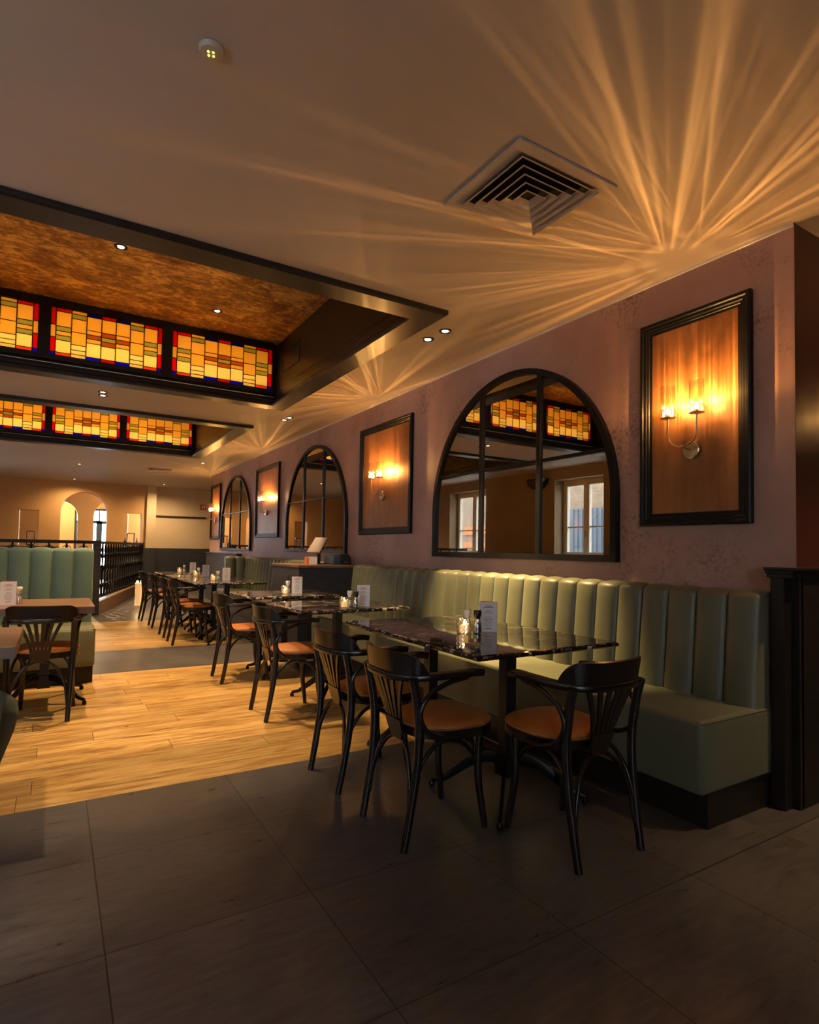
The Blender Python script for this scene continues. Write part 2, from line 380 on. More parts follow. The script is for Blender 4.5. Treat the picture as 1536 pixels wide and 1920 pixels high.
def wall_y(name, m, y0, y1, x0, x1, z0, z1, holes):
    """wall across X with rectangular / arched holes: (xa, xb, za, zb, arched)"""
    b = MB(); xs = x0
    for xa, xb, za, zb, arch in sorted(holes):
        b.box(xs, xa, y0, y1, z0, z1)
        if za > z0: b.box(xa, xb, y0, y1, z0, za)
        if arch:
            r = (xb-xa)/2; n = 20; cx = (xa+xb)/2
            for i in range(n):
                a0, a1 = pi-pi*i/n, pi-pi*(i+1)/n
                p0 = (cx+r*cos(a0), zb-r+r*sin(a0)); p1 = (cx+r*cos(a1), zb-r+r*sin(a1))
                b.prism([p0, p1, (p1[0], z1), (p0[0], z1)], y0, y1, 'xz')
        else: b.box(xa, xb, y0, y1, zb, z1)
        xs = xb
    b.box(xs, x1, y0, y1, z0, z1); return struct(name, b, m)
# ================================================================== THE ROOM
b = MB(); b.box(-3.2, 6.4, -4, 3.152, -.05, 0); b.box(-3.2, 6.4, 6.13, 7.44, -.05, 0); b.box(-3.2, 6.4, 10.23, 23.5, -.05, 0)
b.box(2.088, 6.4, 3.152, 6.13, -.05, 0); b.box(2.088, 6.4, 7.44, 10.23, -.05, 0)
struct('floor', b, M['tile'])
b = MB(); b.box(-3.2, 2.088, 3.152, 6.13, -.05, 0); b.box(-3.2, 2.088, 7.44, 10.23, -.05, 0)
struct('floor', b, M['planks'])

# left wall with window openings
b = MB(); ys = -4.
for a, c in WINDOWS:
    b.box(LEFT_X-.36, LEFT_X, ys, a, 0, 3.8); b.box(LEFT_X-.36, LEFT_X, a, c, 0, 1.1); b.box(LEFT_X-.36, LEFT_X, a, c, 2.65, 3.8); ys = c
b.box(LEFT_X-.36, LEFT_X, ys, 23.5, 0, 3.8); struct('wall_left', b, M['wall_brown'])
b = MB(); b.box(RIGHT_X, RIGHT_X+.2, 1.45, 14.1, 0, 3.8); struct('wall_right', b, M['wall_pink'])
b = MB(); b.box(RIGHT_X+.001, 6.2, 1.448, 1.65, 0, 3.8); struct('wall_front', b, M['wall_red'])
b = MB(); b.box(6.2, 6.4, -4.2, 1.65, 0, 3.8); struct('wall_side', b, M['wall_brown'])
wall_y('wall_behind', M['wall_brown'], -4.2, -4.0, -2.71, 6.4, 0, 3.8, [(-1.9, -1.1, .9, 2.6, False)])  # unseen opening behind the camera, added for frontal daylight
b = MB(); b.box(RIGHT_X+.2, 4.3, 13.9, 14.1, 0, 3.8); b.box(4.3, 4.5, 13.9, 18.2, 0, 3.8); struct('wall_alcove', b, M['wall_cream'])
wall_y('wall_back', M['wall_ochre'], BACK_Y, BACK_Y+.33, LEFT_X, 2.3, 0, 3.8, [(.10, 1.19, 0, 2.60, True), (-.80, -.37, 1.16, 2.06, False), (1.60, 2.05, 1.16, 2.09, False)])
b = MB(); b.box(2.3, 4.5, BACK_Y+.15, BACK_Y+.4, 0, 3.8); struct('wall_back', b, M['wall_cream'])
b = MB(); b.box(2.16, 2.40, BACK_Y-.12, BACK_Y+.2, 0, 3.0); struct('wall_pilaster', b, M['wall_cream'])
# back room
wall_y('wall_inner', M['wall_cream'], 20.0, 20.3, LEFT_X, 4.5, 0, 3.8, [(-.35, .56, 0, 2.47, True), (.98, 1.93, 0, 2.54, True)])
wall_y('wall_far', M['wall_ochre'], 23.0, 23.3, LEFT_X, 6.4, 0, 3.8, [(.55, 2.05, 0, 2.45, False), (-1.4, -.55, 1.0, 2.5, False)])
b = MB(); b.box(4.5, 4.7, 18, 23.5, 0, 3.8); struct('wall_far_side', b, M['wall_ochre'])
# ceiling with the two recesses
CX0, CX1 = -1.47, 2.28
COF = [(3.28, 6.70), (7.92, 11.28)]
b = MB(); i = .01
ys = -4.
for y0, y1 in COF:
    b.box(-2.7, 6.3, ys, y0+i, CEIL, CEIL+.06); b.box(-2.7, CX0+i, y0+i, y1-i, CEIL, CEIL+.06); b.box(CX1-i, 6.3, y0+i, y1-i, CEIL, CEIL+.06); ys = y1-i
b.box(-2.7, 6.3, ys, 23.5, CEIL, CEIL+.06); struct('ceiling', b, M['ceil'])
b = MB(); b.box(-2.71, 6.4, -4.2, 23.5, 3.8, 3.9); struct('roof_light_seal', b, M['ext'])  # unseen slab, added to stop sky light leaking in above the ceiling
# shadow-gap bead between wall and ceiling
b = MB(); b.box(RIGHT_X-.012, RIGHT_X, 1.45, 14.1, CEIL-.014, CEIL); struct('trim_1', b, M['white'])

# coffers
def coffer(k, y0, y1):
    prof = [(0, 2.872), (0, 2.842), (.012, 2.832), (.195, 2.832), (.21, 2.842), (.21, 2.866), (.20, 2.878), (.20, 2.905), (.188, 2.915), (.188, 2.945), (.176, 2.958), (.176, 2.985), (.170, 3.0), (.165, 3.0), (.165, 3.52), (.175, 3.56)]
    b = MB(); b.rect_sweep((CX0, CX1, y0, y1), prof, lambda a, c, h: (a, c, h)); struct('trim_%d' % (k+2), b, M['dark'])
    x0, x1, ya, yb = CX0+.16, CX1-.16, y0+.16, y1-.16
    b = MB(); b.box(x0-.02, x1+.02, ya-.02, yb+.5, 3.55, 3.6); struct('ceiling_coffer', b, M['gold'])
    # gold strip along the side edges
    b = MB(); b.box(x1-.05, x1, ya, yb, 3.535, 3.55); b.box(x0, x0+.05, ya, yb, 3.535, 3.55); struct('trim_%d' % (k+4), b, M['gold'])
    return yb
# the dark side of the recess behind the glass is opened: glass sits just in front of the moulding wall
def stain_panel(x0, x1, y, z0, z1, label):
    t = thing('stained_glass_panel', label, 'stained glass', ((x0+x1)/2, y, z0), 0, 'backlit stained glass panels in the ceiling recesses')
    w, h = x1-x0, z1-z0
    A = [('red', .07), ('amber', .31), ('olive', .10), ('amber', .09), ('olive', .10), ('pale', .26), ('orange', .07)]
    B = [('amber', .07), ('olive', .10), ('amber', .28), ('amber', .27), ('pale', .11), ('pale', .09), ('pale', .08)]
    Cc = [('navy', .07), ('amber', .29), ('amber', .09), ('brown', .09), ('amber', .09), ('pale', .30), ('blue', .07)]
    D = [('red', .07), ('amber', .29), ('brown', .10), ('olive', .09), ('brown', .10), ('pale', .28), ('red', .07)]
    E_ = [('red', .36), ('amber', .26), ('red', .31), ('blue', .07)]
    cols = [(E_, .045)]+[(c, .13) for c in (A, B, Cc, D, Cc, B, A)]+[(E_, .045)]
    keys = list(STAIN); g = MB(); ld = MB(); x = -w/2
    for c, fw in cols:
        cw = fw*w; z = h
        for nm, fh in c:
            z2 = z-fh*h; g.box(x, x+cw, -.002, .002, max(0, z2), z, keys.index(nm)); ld.box(x, x+cw, -.006, .004, z2-.0028, z2+.0028); z = z2
        ld.box(x-.0035, x+.0035, -.007, .005, 0, h); x += cw
    ld.box(w/2-.0035, w/2+.0035, -.007, .005, 0, h); ld.box(-w/2, w/2, -.007, .005, h-.003, h+.003)
    g.build('glass_pane', [M['s_'+q] for q in keys], t); ld.build('lead_came', M['void'], t); return t
PANELS = [(-1.2, -.205), (-.11, .885), (.985, 2.063)]
for k, (y0, y1) in enumerate(COF):
    yb = coffer(k, y0, y1)          # inner face of the far side at yb
    gy = yb-.035
    # black grid holding the panels (standing just in front of the wall)
    z0, z1 = 3.01, 3.475
    b = MB(); b.box(CX0+.165, -1.2, gy-.03, yb, 2.96, 3.55); b.box(-.205, -.11, gy-.03, yb, 2.96, 3.55); b.box(.885, .985, gy-.03, yb, 2.96, 3.55); b.box(2.063, CX1-.165, gy-.03, yb, 2.96, 3.55)
    b.box(CX0+.165, CX1-.165, gy-.025, yb, 2.96, z0); b.box(CX0+.165, CX1-.165, gy-.025, yb, z1, 3.55); struct('trim_%d' % (k+6), b, M['dark'])
    for j, (xa, xb) in enumerate(PANELS):
        stain_panel(xa, xb, gy, z0, z1, ['leftmost', 'middle', 'rightmost'][j]+' amber stained glass panel in the '+['nearer', 'farther'][k]+' ceiling recess')
    # reflector box and lamp behind the glass
    b = MB(); b.box(CX0+.1, CX1-.1, yb+.32, yb+.34, 2.93, 3.6); b.box(CX0+.1, CX1-.1, gy, yb+.34, 2.93, 2.935); struct('trim_light_box_back', b, M['white'])
    d = lamp('AREA', 'glass_backlight', None, (.43, yb+.20, 2.955), P_GLASS, (1, .80, .46), shape='RECTANGLE', size=3.4, size_y=.05)
    d.rotation_euler = (radians(180-12), 0, 0)
# open the sweep's far wall so that the lamps reach the glass
for nm in ('trim_2', 'trim_3'):
    o = bpy.data.objects[nm]; me = o.data; bm = bmesh.new(); bm.from_mesh(me); yb = COF[0 if nm == 'trim_2' else 1][1]-.165
    kill = [f for f in bm.faces if abs(f.calc_center_median().y-yb) < .004 and abs(f.normal.y) > .9 and f.calc_center_median().z > 3.1]
    bmesh.ops.delete(bm, geom=kill, context='FACES'); bm.to_mesh(me); bm.free()
# small framed hatch in the near coffer's right side
b = MB(); b.rect_sweep((5.75, 6.32, 3.16, 3.40), [(0, 0), (0, .008), (.018, .008), (.018, .002)], lambda a, c, h: (CX1-.165-h, a, c)); t = b.build('hatch_frame', M['dark_blue']); tag(t, 'thin framed hatch on the dark side of the nearer ceiling recess', 'hatch')

# dark wainscots
b = MB(); b.box(3.08, 6.2, 1.42, 1.452, 0, 1.12); b.box(2.985, 3.10, 1.452, 1.515, 0, 1.12); b.box(3.06, 3.10, 1.42, 1.46, 0, 1.12)
struct('trim_8', b, M['dark'], bevel=.002)
b = MB(); b.box(2.965, 6.2, 1.40, 1.53, 1.12, 1.135); b.box(2.97, 6.2, 1.405, 1.525, 1.10, 1.12); b.box(2.958, 6.2, 1.392, 1.535, 1.135, 1.15); struct('trim_9', b, M['dark'], bevel=.003)
b = MB(); b.box(3.03, 3.10, 11.35, 14.1, 0, 1.05); b.box(3.0, 3.10, 11.35, 14.1, 1.05, 1.075); struct('trim_10', b, M['dark_blue'], bevel=.003)
b = MB(); b.box(1.19, 2.40, BACK_Y-.14, BACK_Y-.001, 0, 1.13); b.box(2.40, 4.3, BACK_Y+.11, BACK_Y+.149, 0, 1.13); b.box(LEFT_X, .10, BACK_Y-.04, BACK_Y-.001, 0, 1.13); b.box(4.26, 4.3, 14.1, BACK_Y, 0, 1.13); struct('trim_11', b, M['dark_blue'])
b = MB(); b.box(2.42, 3.82, BACK_Y+.12, BACK_Y+.15, 2.02, 2.065); struct('trim_12', b, M['black'])
b = MB(); b.box(LEFT_X, LEFT_X+.02, -4, 23, 0, .12); struct('baseboard_left', b, M['dark'])

# windows of the left wall, the first two added for daylight
for i, (a, c) in enumerate(WINDOWS):
    X = LEFT_X-.28; f = MB(); mid = (a+c)/2
    f.rect_sweep((a, c, 1.1, 2.65), [(0, -.03), (0, .03), (.055, .03), (.055, -.03)], lambda p, q, h: (X+h, p, q))
    for s0, s1 in ((a+.055, mid-.005), (mid+.005, c-.055)):
        f.rect_sweep((s0, s1, 1.155, 2.595), [(0, -.02), (0, .045), (.065, .045), (.065, -.02)], lambda p, q, h: (X+h, p, q))
        f.box(X-.012, X+.03, s0+.05, s1-.05, 1.70, 1.725)
    w = struct('window_%d' % (i+1), f, M['white'])
    g = MB(); g.box(X-.004, X+.004, a+.08, c-.08, 1.18, 2.57); g.build('pane', M['pane'], w)
    h = MB(); h.tube([(X+.05, mid, 1.62), (X+.085, mid, 1.62), (X+.09, mid-.01, 1.60), (X+.09, mid-.01, 1.50)], .009); h.build('window_handle', M['chrome'], w, smooth=40)
    s = MB(); s.box(LEFT_X-.25, LEFT_X+.03, a-.03, c+.03, 1.075, 1.105); struct('window_%d_sill' % (i+1), s, M['white'], bevel=.004)
# far double door
f = MB()
f.rect_sweep((.55, 2.05, 0, 2.45), [(0, -.04), (0, .04), (.07, .04), (.07, -.04)], lambda p, q, h: (p, 23.1+h, q))
f.box(1.22, 1.40, 23.07, 23.15, 0, 2.02); f.box(1.28, 1.32, 23.07, 23.15, 2.0, 2.4); f.box(.6, 2.0, 23.07, 23.15, 1.93, 2.03); f.box(.6, 2.0, 23.07, 23.15, 0, .3); f.box(.6, .68, 23.07, 23.15, 0, 2.0); f.box(1.92, 2.0, 23.07, 23.15, 0, 2.0)
d1 = struct('door_1', f, M['teal']); g = MB(); g.box(.6, 2.0, 23.10, 23.105, .1, 2.4); g.build('pane', M['pane'], d1)
f = MB(); f.rect_sweep((-1.4, -.55, 1.0, 2.5), [(0, -.04), (0, .04), (.06, .04), (.06, -.04)], lambda p, q, h: (p, 23.1+h, q)); w = struct('window_4', f, M['white']); g = MB(); g.box(-1.38, -.57, 23.1, 23.105, 1.02, 2.48); g.build('pane', M['pane'], w)
# outside
b = MB(); b.box(-9.3, -9, -2, 30, 0, 7); tag(b.build('brick_building', M['brick']), 'weathered brick building across the street, seen reflected through the windows', 'building')
b = MB(); b.box(-8.99, -8.9, 12.6, 14.4, 0, 2.7); [b.box(-8.9, -8.86, 12.6+.2*q, 12.63+.2*q, 0, 2.7) for q in range(10)]; tag(b.build('blue_gate', mat('blue_grey_boards', (.07, .09, .12), .6)), 'blue grey boarded gate outside, seen reflected through a window', 'gate')
b = MB(); b.box(-8.99, -8.93, 18.7, 20.3, 1.9, 2.25); b.box(-8.99, -8.93, 18.7, 20.3, 1.35, 1.6); tag(b.build('orange_banner', mat('orange_banner', (.30, .09, .015), .6)), 'orange banners on the building outside, seen reflected through a window', 'banner')
b = MB(); b.box(-14, -2.72, -12, 36, -.08, -.03); b.box(-2.7, 10, -12, -4.2, -.08, -.03); b.box(-2.7, 10, 23.5, 36, -.08, -.03); struct('ground_street', b, M['ext'])

# ================================================================== BENTWOOD ARMCHAIR  (local: +x forward, origin between the rear feet)
def make_chair(label, group):
    t = thing('bentwood_armchair', label, 'armchair', group=group)
    wood = M['chairwood']
    # seat
    def seat_ring(k, z, n=36):
        r = []
        for j in range(n):
            a = 2*pi*j/n; ca, sa = cos(a), sin(a); e = .82
            x = .292+k*.208*math.copysign(abs(ca)**e, ca); y = k*(.203+.010*ca)*math.copysign(abs(sa)**e, sa); r.append((x, y, z))
        return r
    m = MB(); m.rings([seat_ring(.95, .408), seat_ring(1.0, .412), seat_ring(1.0, .446), seat_ring(.97, .450)]); m.build('seat_frame', wood, t, smooth=40)
    m = MB(); m.rings([seat_ring(.985, .447), seat_ring(1.0, .456), seat_ring(.97, .470), seat_ring(.85, .480), seat_ring(.55, .487), seat_ring(.15, .489)]); cush = m.build('seat_cushion', M['leather'], t, smooth=70)
    rr = seat_ring(1.003, .4565, 168); m = MB(); m.tube(rr, [.0034 if q % 2 else .0010 for q in range(168)], 5, closed=True)
    m.build('nail_trim', M['stud'], cush)
    for s in (1, -1):
        pts = curve_pts([(-.004, s*.180, 0), (.018, s*.183, .12), (.045, s*.188, .30), (.052, s*.193, .46), (.034, s*.197, .60), (.014, s*.200, .685)])
        n = len(pts); m = MB(); m.tube(pts, [.0155+.0035*min(1, i/n*2) for i in range(n)], 10); m.build('leg', wood, t, smooth=50)
        pts = curve_pts([(.415, s*.168, 0), (.404, s*.162, .08), (.386, s*.156, .20), (.384, s*.154, .32), (.388, s*.154, .425)])
        n = len(pts); m = MB(); m.tube(pts, [.0135+.007*(i/n) for i in range(n)], 10); m.build('leg', wood, t, smooth=50)
        # curled arm support
        pts = curve_pts([(.275, s*.218, .672), (.17, s*.216, .655), (.085, s*.214, .615), (.045, s*.213, .555), (.058, s*.213, .495), (.105, s*.213, .450), (.18, s*.213, .426), (.26, s*.210, .424)])
        m = MB(); m.tube(pts, .0105, 8); m.build('arm_support', wood, t, smooth=60)
        # side arch brace
        pts = curve_pts([(.018, s*.178, .10), (.035, s*.176, .22), (.075, s*.172, .32), (.14, s*.166, .385), (.215, s*.160, .402), (.30, s*.156, .375), (.365, s*.152, .315)])
        m = MB(); m.tube(pts, .0095, 8); m.build('leg_brace', wood, t, smooth=60)
    pts = curve_pts([(.022, -.172, .11), (.036, -.150, .25), (.058, -.09, .36), (.066, 0, .40), (.058, .09, .36), (.036, .150, .25), (.022, .172, .11)]); m = MB(); m.tube(pts, .009, 8); m.build('leg_brace', wood, t, smooth=60)
    pts = curve_pts([(.384, -.146, .27), (.384, -.115, .35), (.384, -.05, .395), (.384, .05, .395), (.384, .115, .35), (.384, .146, .27)]); m = MB(); m.tube(pts, .009, 8); m.build('leg_brace', wood, t, smooth=60)
    # U-shaped arm rail
    half = [(.352, .214, .684), (.31, .221, .690), (.22, .221, .690), (.11, .210, .687), (.035, .182, .684), (-.010, .12, .682), (-.026, .05, .682)]
    ctrl = [(x, -y, z) for x, y, z in half]+[(x, y, z) for x, y, z in reversed(half)]
    pts = curve_pts(ctrl, 4); n = len(pts); fl = []
    for i in range(n):
        q = min(i, n-1-i)/(n/2); w = .052 if .04 < q < .26 else .040; w = .030 if q <= .04 else w
        fl.append((w*1.08 if q < .5 else .036, .031))
    m = MB(); m.tube(pts, .01, flat=fl); m.build('arm_rail', wood, t, smooth=50)
    # crest panel
    m = MB(); R = []; N_ = 26; ptsd = curve_pts([(.088, -.206, 0), (.030, -.184, 0), (-.010, -.125, 0), (-.026, -.05, 0), (-.026, .05, 0), (-.010, .125, 0), (.030, .184, 0), (.088, .206, 0)], 5)
    L = len(ptsd)
    for i, p in enumerate(ptsd):
        s_ = abs(2*i/(L-1)-1); top = .700+.086*max(0, 1-max(0, (s_-.45)/.55)**2.6)
        tng = (ptsd[min(i+1, L-1)]-ptsd[max(i-1, 0)]).normalized(); nr = Vector((tng.y, -tng.x, 0)); out = -nr if nr.x > 0 else nr
        lean = out*(.012*(top-.70)/.08); th = .0085
        R.append([tuple(p+Vector((0, 0, .686))-out*th), tuple(p+Vector((0, 0, .686))+out*th), tuple(p+lean+Vector((0, 0, top-.004))+out*th), tuple(p+lean+Vector((0, 0, top))), tuple(p+lean+Vector((0, 0, top-.004))-out*th)])
    m.rings(R); m.build('crest_rail', wood, t, smooth=40)
    # fan splat
    m = MB(); nb = 6
    def sx(z): return .062-.083*((z-.40)/.28)**1.1 if z > .4 else .062
    for j in range(nb):
        u = (j-(nb-1)/2)/((nb-1)/2); ring = []
        for q in range(7):
            z = .455+(.675-.455)*q/6; f = q/6; y = u*(.052+.075*f**1.5); hw = .0075+.005*f; x = sx(z)+.02*abs(y/.12)**2
            ring.append([(x-.005, y-hw, z), (x+.005, y-hw, z), (x+.005, y+hw, z), (x-.005, y+hw, z)])
        m.rings(ring)
    body = []
    for z, hw in ((.392, .020), (.397, .038), (.410, .050), (.43, .057), (.462, .062), (.482, .064)):
        body.append([(sx(z)-.007, -hw, z), (sx(z)+.006, -hw, z), (sx(z)+.006, hw, z), (sx(z)-.007, hw, z)])
    m.rings(body); m.build('splat', wood, t, smooth=40); return t
G_CH = 'bentwood armchairs along the green bench'
ch0 = make_chair('dark bentwood armchair at the near end of the largest marble table, facing away', G_CH)
ch0.location = (1.902, 1.567, 0); ch0.rotation_euler = (0, 0, radians(90))
for (x, y, rz, lab) in [
    (1.231, 2.197, 0, 'dark bentwood armchair on the aisle side of the largest marble table, nearer of two'),
    (1.232, 2.827, 0, 'dark bentwood armchair on the aisle side of the largest marble table, farther of two'),
    (1.284, 4.14, 0, 'dark bentwood armchair at the second marble table with its seat half in bright light'),
    (1.290, 5.41, 0, 'dark bentwood armchair at the third marble table beside the service stand'),
    (1.254, 7.69, 0, 'blue-lit bentwood armchair nearest in the far row beyond the tiled strip'),
    (1.252, 8.35, 0, 'blue-lit bentwood armchair second in the far row beyond the tiled strip'),
    (1.253, 9.40, 0, 'blue-lit bentwood armchair third in the far row beyond the tiled strip'),
    (1.215, 10.28, 0, 'blue-lit bentwood armchair last in the far row, next to the railing'),
    (-.065, 4.63, 82, 'dark bentwood armchair seen from behind at the wooden table by the booth')]:
    dup(ch0, (x, y, 0), radians(rz), lab, G_CH if x > 0 else 'chair at the wooden table')

# ================================================================== TABLES
def table(name, label, x0, x1, y0, y1, peds, top, thick=.028, group=None, z=.76):
    cx, cy = (x0+x1)/2, (y0+y1)/2; t = thing(name, label, 'table', (cx, cy, 0), 0, group); w, d = (x1-x0)/2, (y1-y0)/2
    if top == 'marble':
        m = MB(); rs = []
        for ins, zz in ((.016, z-thick), (.004, z-thick+.008), (0, z-thick*.5), (.004, z-.006), (.010, z-.001)):
            rs.append([(-w+ins, -d+ins, zz), (w-ins, -d+ins, zz), (w-ins, d-ins, zz), (-w+ins, d-ins, zz)])
        m.rings(rs[:4], caps=False, mi=1); m.rings(rs[3:], caps=False, mi=0)
        m.add(rs[4], [(0, 1, 2, 3)], 0); m.add(rs[0], [(3, 2, 1, 0)], 1); m.build('tabletop', [M['marble'], M['marble_edge']], t)
    else:
        m = MB(); m.box(-w, w, -d, d, z-thick, z); m.build('tabletop', top, t, bevel=.002)
    for px, py in peds:
        px -= cx; py -= cy
        m = MB(); m.box(px-.031, px+.031, py-.031, py+.031, .105, z-thick-.006, 0); m.box(px-.16, px+.16, py-.16, py+.16, z-thick-.007, z-thick); m.box(px-.042, px+.042, py-.042, py+.042, .10, .20); m.build('pedestal', M['iron2'], t, bevel=.003)
        for sx in (-1, 1):
            for sy in (-1, 1):
                pts = curve_pts([(px+sx*.02, py+sy*.02, .175), (px+sx*.07, py+sy*.07, .178), (px+sx*.125, py+sy*.125, .150), (px+sx*.185, py+sy*.185, .088), (px+sx*.225, py+sy*.225, .050), (px+sx*.265, py+sy*.265, .036)], 5)
                n = len(pts); m = MB(); m.tube(pts, .01, flat=[(.016, .052-.034*max(0, (i/n-.3))/.7) for i in range(n)])
                m.lathe([(.004, 0), (.013, .003), (.0165, .012), (.015, .022), (.008, .034)], 12, (px+sx*.265, py+sy*.265, 0)); m.build('foot', M['iron'], t, smooth=50)
    return t
GT = 'black marble tables along the green bench'
table('marble_table', 'largest black veined marble table in the foreground with two pedestals', 1.535, 2.432, 1.955, 3.27, [(1.95, 2.24), (1.95, 2.93)], 'marble', group=GT)
table('marble_table', 'second black marble table from the foreground beside the green bench', 1.49, 2.38, 3.89, 4.68, [(1.95, 4.29)], 'marble', group=GT)
table('marble_table', 'third black marble table standing in front of the service stand', 1.50, 2.37, 5.15, 5.88, [(1.93, 5.5)], 'marble', group=GT)
table('marble_table', 'long black marble table nearest in the far row beyond the service stand', 1.46, 2.34, 7.30, 8.58, [(1.9, 7.6), (1.9, 8.3)], 'marble', group=GT)
table('marble_table', 'middle black marble table of the far row with a menu card', 1.46, 2.34, 8.66, 9.55, [(1.9, 9.1)], 'marble', group=GT)
table('marble_table', 'black marble table farthest away beside the far bench end', 1.46, 2.34, 9.85, 10.7, [(1.9, 10.28)], 'marble', group=GT)
table('wooden_table', 'thick walnut topped table in front of the green booth', -1.6, .26, 4.72, 5.48, [(-.035, 5.29), (-1.2, 5.29)], M['twood'], .05)
table('wooden_table', 'walnut table corner at the left picture edge beside the tub chair', -1.4, -.125, 2.99, 3.70, [(-.75, 3.34)], M['twood'], .05)

# ------------------------------------------------------------------ things on the tables
def make_candle(label, group):
    t = thing('candle_holder', label, 'candle', group=group)
    m = MB(); n = 28; rs = []
    for i, z in enumerate([0, .012, .012+.012, .036, .048, .060, .072, .080]):
        rs.append([((.036+.002*((j+i) % 2))*cos(2*pi*j/n), (.036+.002*((j+i) % 2))*sin(2*pi*j/n), z) for j in range(n)])
    m.rings(rs, caps=False); m.add([(p[0], p[1], p[2]) for p in rs[0]], [tuple(range(n))]); m.build('glass_tumbler', M['tumbler'], t)
    m = MB(); m.lathe([(.022, .006), (.024, .008), (.024, .044), (.020, .046)], 16); tl = m.build('tealight', M['wax'], t, smooth=40)
    m = MB(); m.lathe([(.0006, .046), (.0045, .052), (.005, .058), (.003, .066), (.0005, .076)], 8); m.build('flame', M['flame'], tl, smooth=60); return t
def make_mill(label, group, cap, fill, name='salt_mill'):
    t = thing(name, label, 'shaker', group=group)
    m = MB(); m.lathe([(.018, 0), (.023, .003), (.024, .020), (.020, .055), (.015, .072), (.015, .078)], 18); gb = m.build('glass_body', M['tumbler'], t, smooth=40)
    m = MB(); m.lathe([(.017, .003), (.020, .015), (.018, .045), (.014, .052)], 14); m.build('filling', fill, gb, smooth=40)
    m = MB(); m.lathe([(.014, .076), (.016, .082), (.016, .088), (.020, .096), (.0215, .118), (.0195, .122), (.001, .123)], 18); m.build('cap', cap, t, smooth=40); return t
def make_menu(label, group):
    """three-sided standing card: white faces, orange inside, printed lines"""
    t = thing('menu_card_stand', label, 'menu card', group=group)
    P = [(-.050, -.028), (.050, -.028), (-.012, .046)]; h = .165; m = MB(); n = 3
    for i in range(3):
        a, c = Vector((*P[i], 0)), Vector((*P[(i+1) % 3], 0)); d = (c-a).normalized(); nrm = Vector((d.y, -d.x, 0))
        a2, c2 = a-nrm*.0015, c-nrm*.0015
        m.add([tuple(a), tuple(c), tuple(c+Vector((0, 0, h))), tuple(a+Vector((0, 0, h)))], [(0, 1, 2, 3)], 0)
        m.add([tuple(a2), tuple(c2), tuple(c2+Vector((0, 0, h))), tuple(a2+Vector((0, 0, h)))], [(3, 2, 1, 0)], 1)
        m.add([tuple(a+Vector((0, 0, h))), tuple(c+Vector((0, 0, h))), tuple(c2+Vector((0, 0, h))), tuple(a2+Vector((0, 0, h)))], [(0, 1, 2, 3)], 1)
        L = (c-a).length; rows = [(.020, .35, 2), (.028, .55, 2), (.045, .2, 3), (.052, .4, 3), (.060, .5, 3), (.078, .25, 3), (.086, .5, 3), (.094, .45, 3), (.102, .5, 3), (.110, .4, 3), (.118, .5, 3), (.126, .4, 3), (.142, .35, 2)]
        for zz, wd, mi in rows:
            o = nrm*.0006; p0 = a+d*(L*(.5-wd/2))+o; p1 = a+d*(L*(.5+wd/2))+o; th = .0036 if mi == 2 else .0022
            m.add([tuple(p0+Vector((0, 0, h-zz-th))), tuple(p1+Vector((0, 0, h-zz-th))), tuple(p1+Vector((0, 0, h-zz))), tuple(p0+Vector((0, 0, h-zz)))], [(0, 1, 2, 3)], mi)
    me = m.build('card', [M['paper'], M['orange'], M['redink'], M['ink']], t); return t
first = {}
def put(kind, loc, rz, label, group, maker):
    if kind in first: return dup(first[kind], loc, rz, label, group)
    t = maker(label, group); t.location = loc; t.rotation_euler = (0, 0, rz); first[kind] = t; return t
spots = [('nearest marble table', 1.885, 2.52, 2.05, 2.53, -25, True), ('second marble table', 1.872, 4.0, 2.06, 4.06, -25, True), ('third marble table', 1.90, 5.40, 2.03, 5.42, -25, False),
         ('long table of the far row', 1.76, 7.75, 1.95, 7.84, -15, False), ('middle table of the far row', 1.80, 9.05, 1.95, 9.06, -15, False), ('farthest marble table', 1.80, 10.35, 2.02, 10.38, -15, False)]
for lab, x1, y1, x2, y2, rz, pep in spots:
    Z = .760
    put('c', (x1, y1, Z), 0, 'lit tealight in a cut glass holder on the '+lab, 'tealight holders on the tables', make_candle)
    put('m', (x2, y2, Z), radians(rz), 'white three-sided menu card standing on the '+lab, 'menu cards on the marble tables', make_menu)
    dx, dy = x2-x1, y2-y1
    put('s', (x1+dx*.42-.01, y1+.05, Z), 0, 'salt mill with white cap on the '+lab, 'salt mills on the tables', lambda l, g: make_mill(l, g, M['paper'], M['salt']))
    if pep: put('p', (x1+dx*.42+.012, y1-.012, Z), 0, 'pepper mill with black cap on the '+lab, 'pepper mills on the tables', lambda l, g: make_mill(l, g, M['black'], M['pepper'], 'pepper_mill'))
dup(first['m'], (-.275, 5.05, .76), radians(10), 'peach lit menu card on the walnut table at the left picture edge', 'menu card on the walnut table')
dup(first['s'], (-.21, 5.10, .76), 0, 'salt mill beside the menu card on the walnut table', 'salt mill on the walnut table')

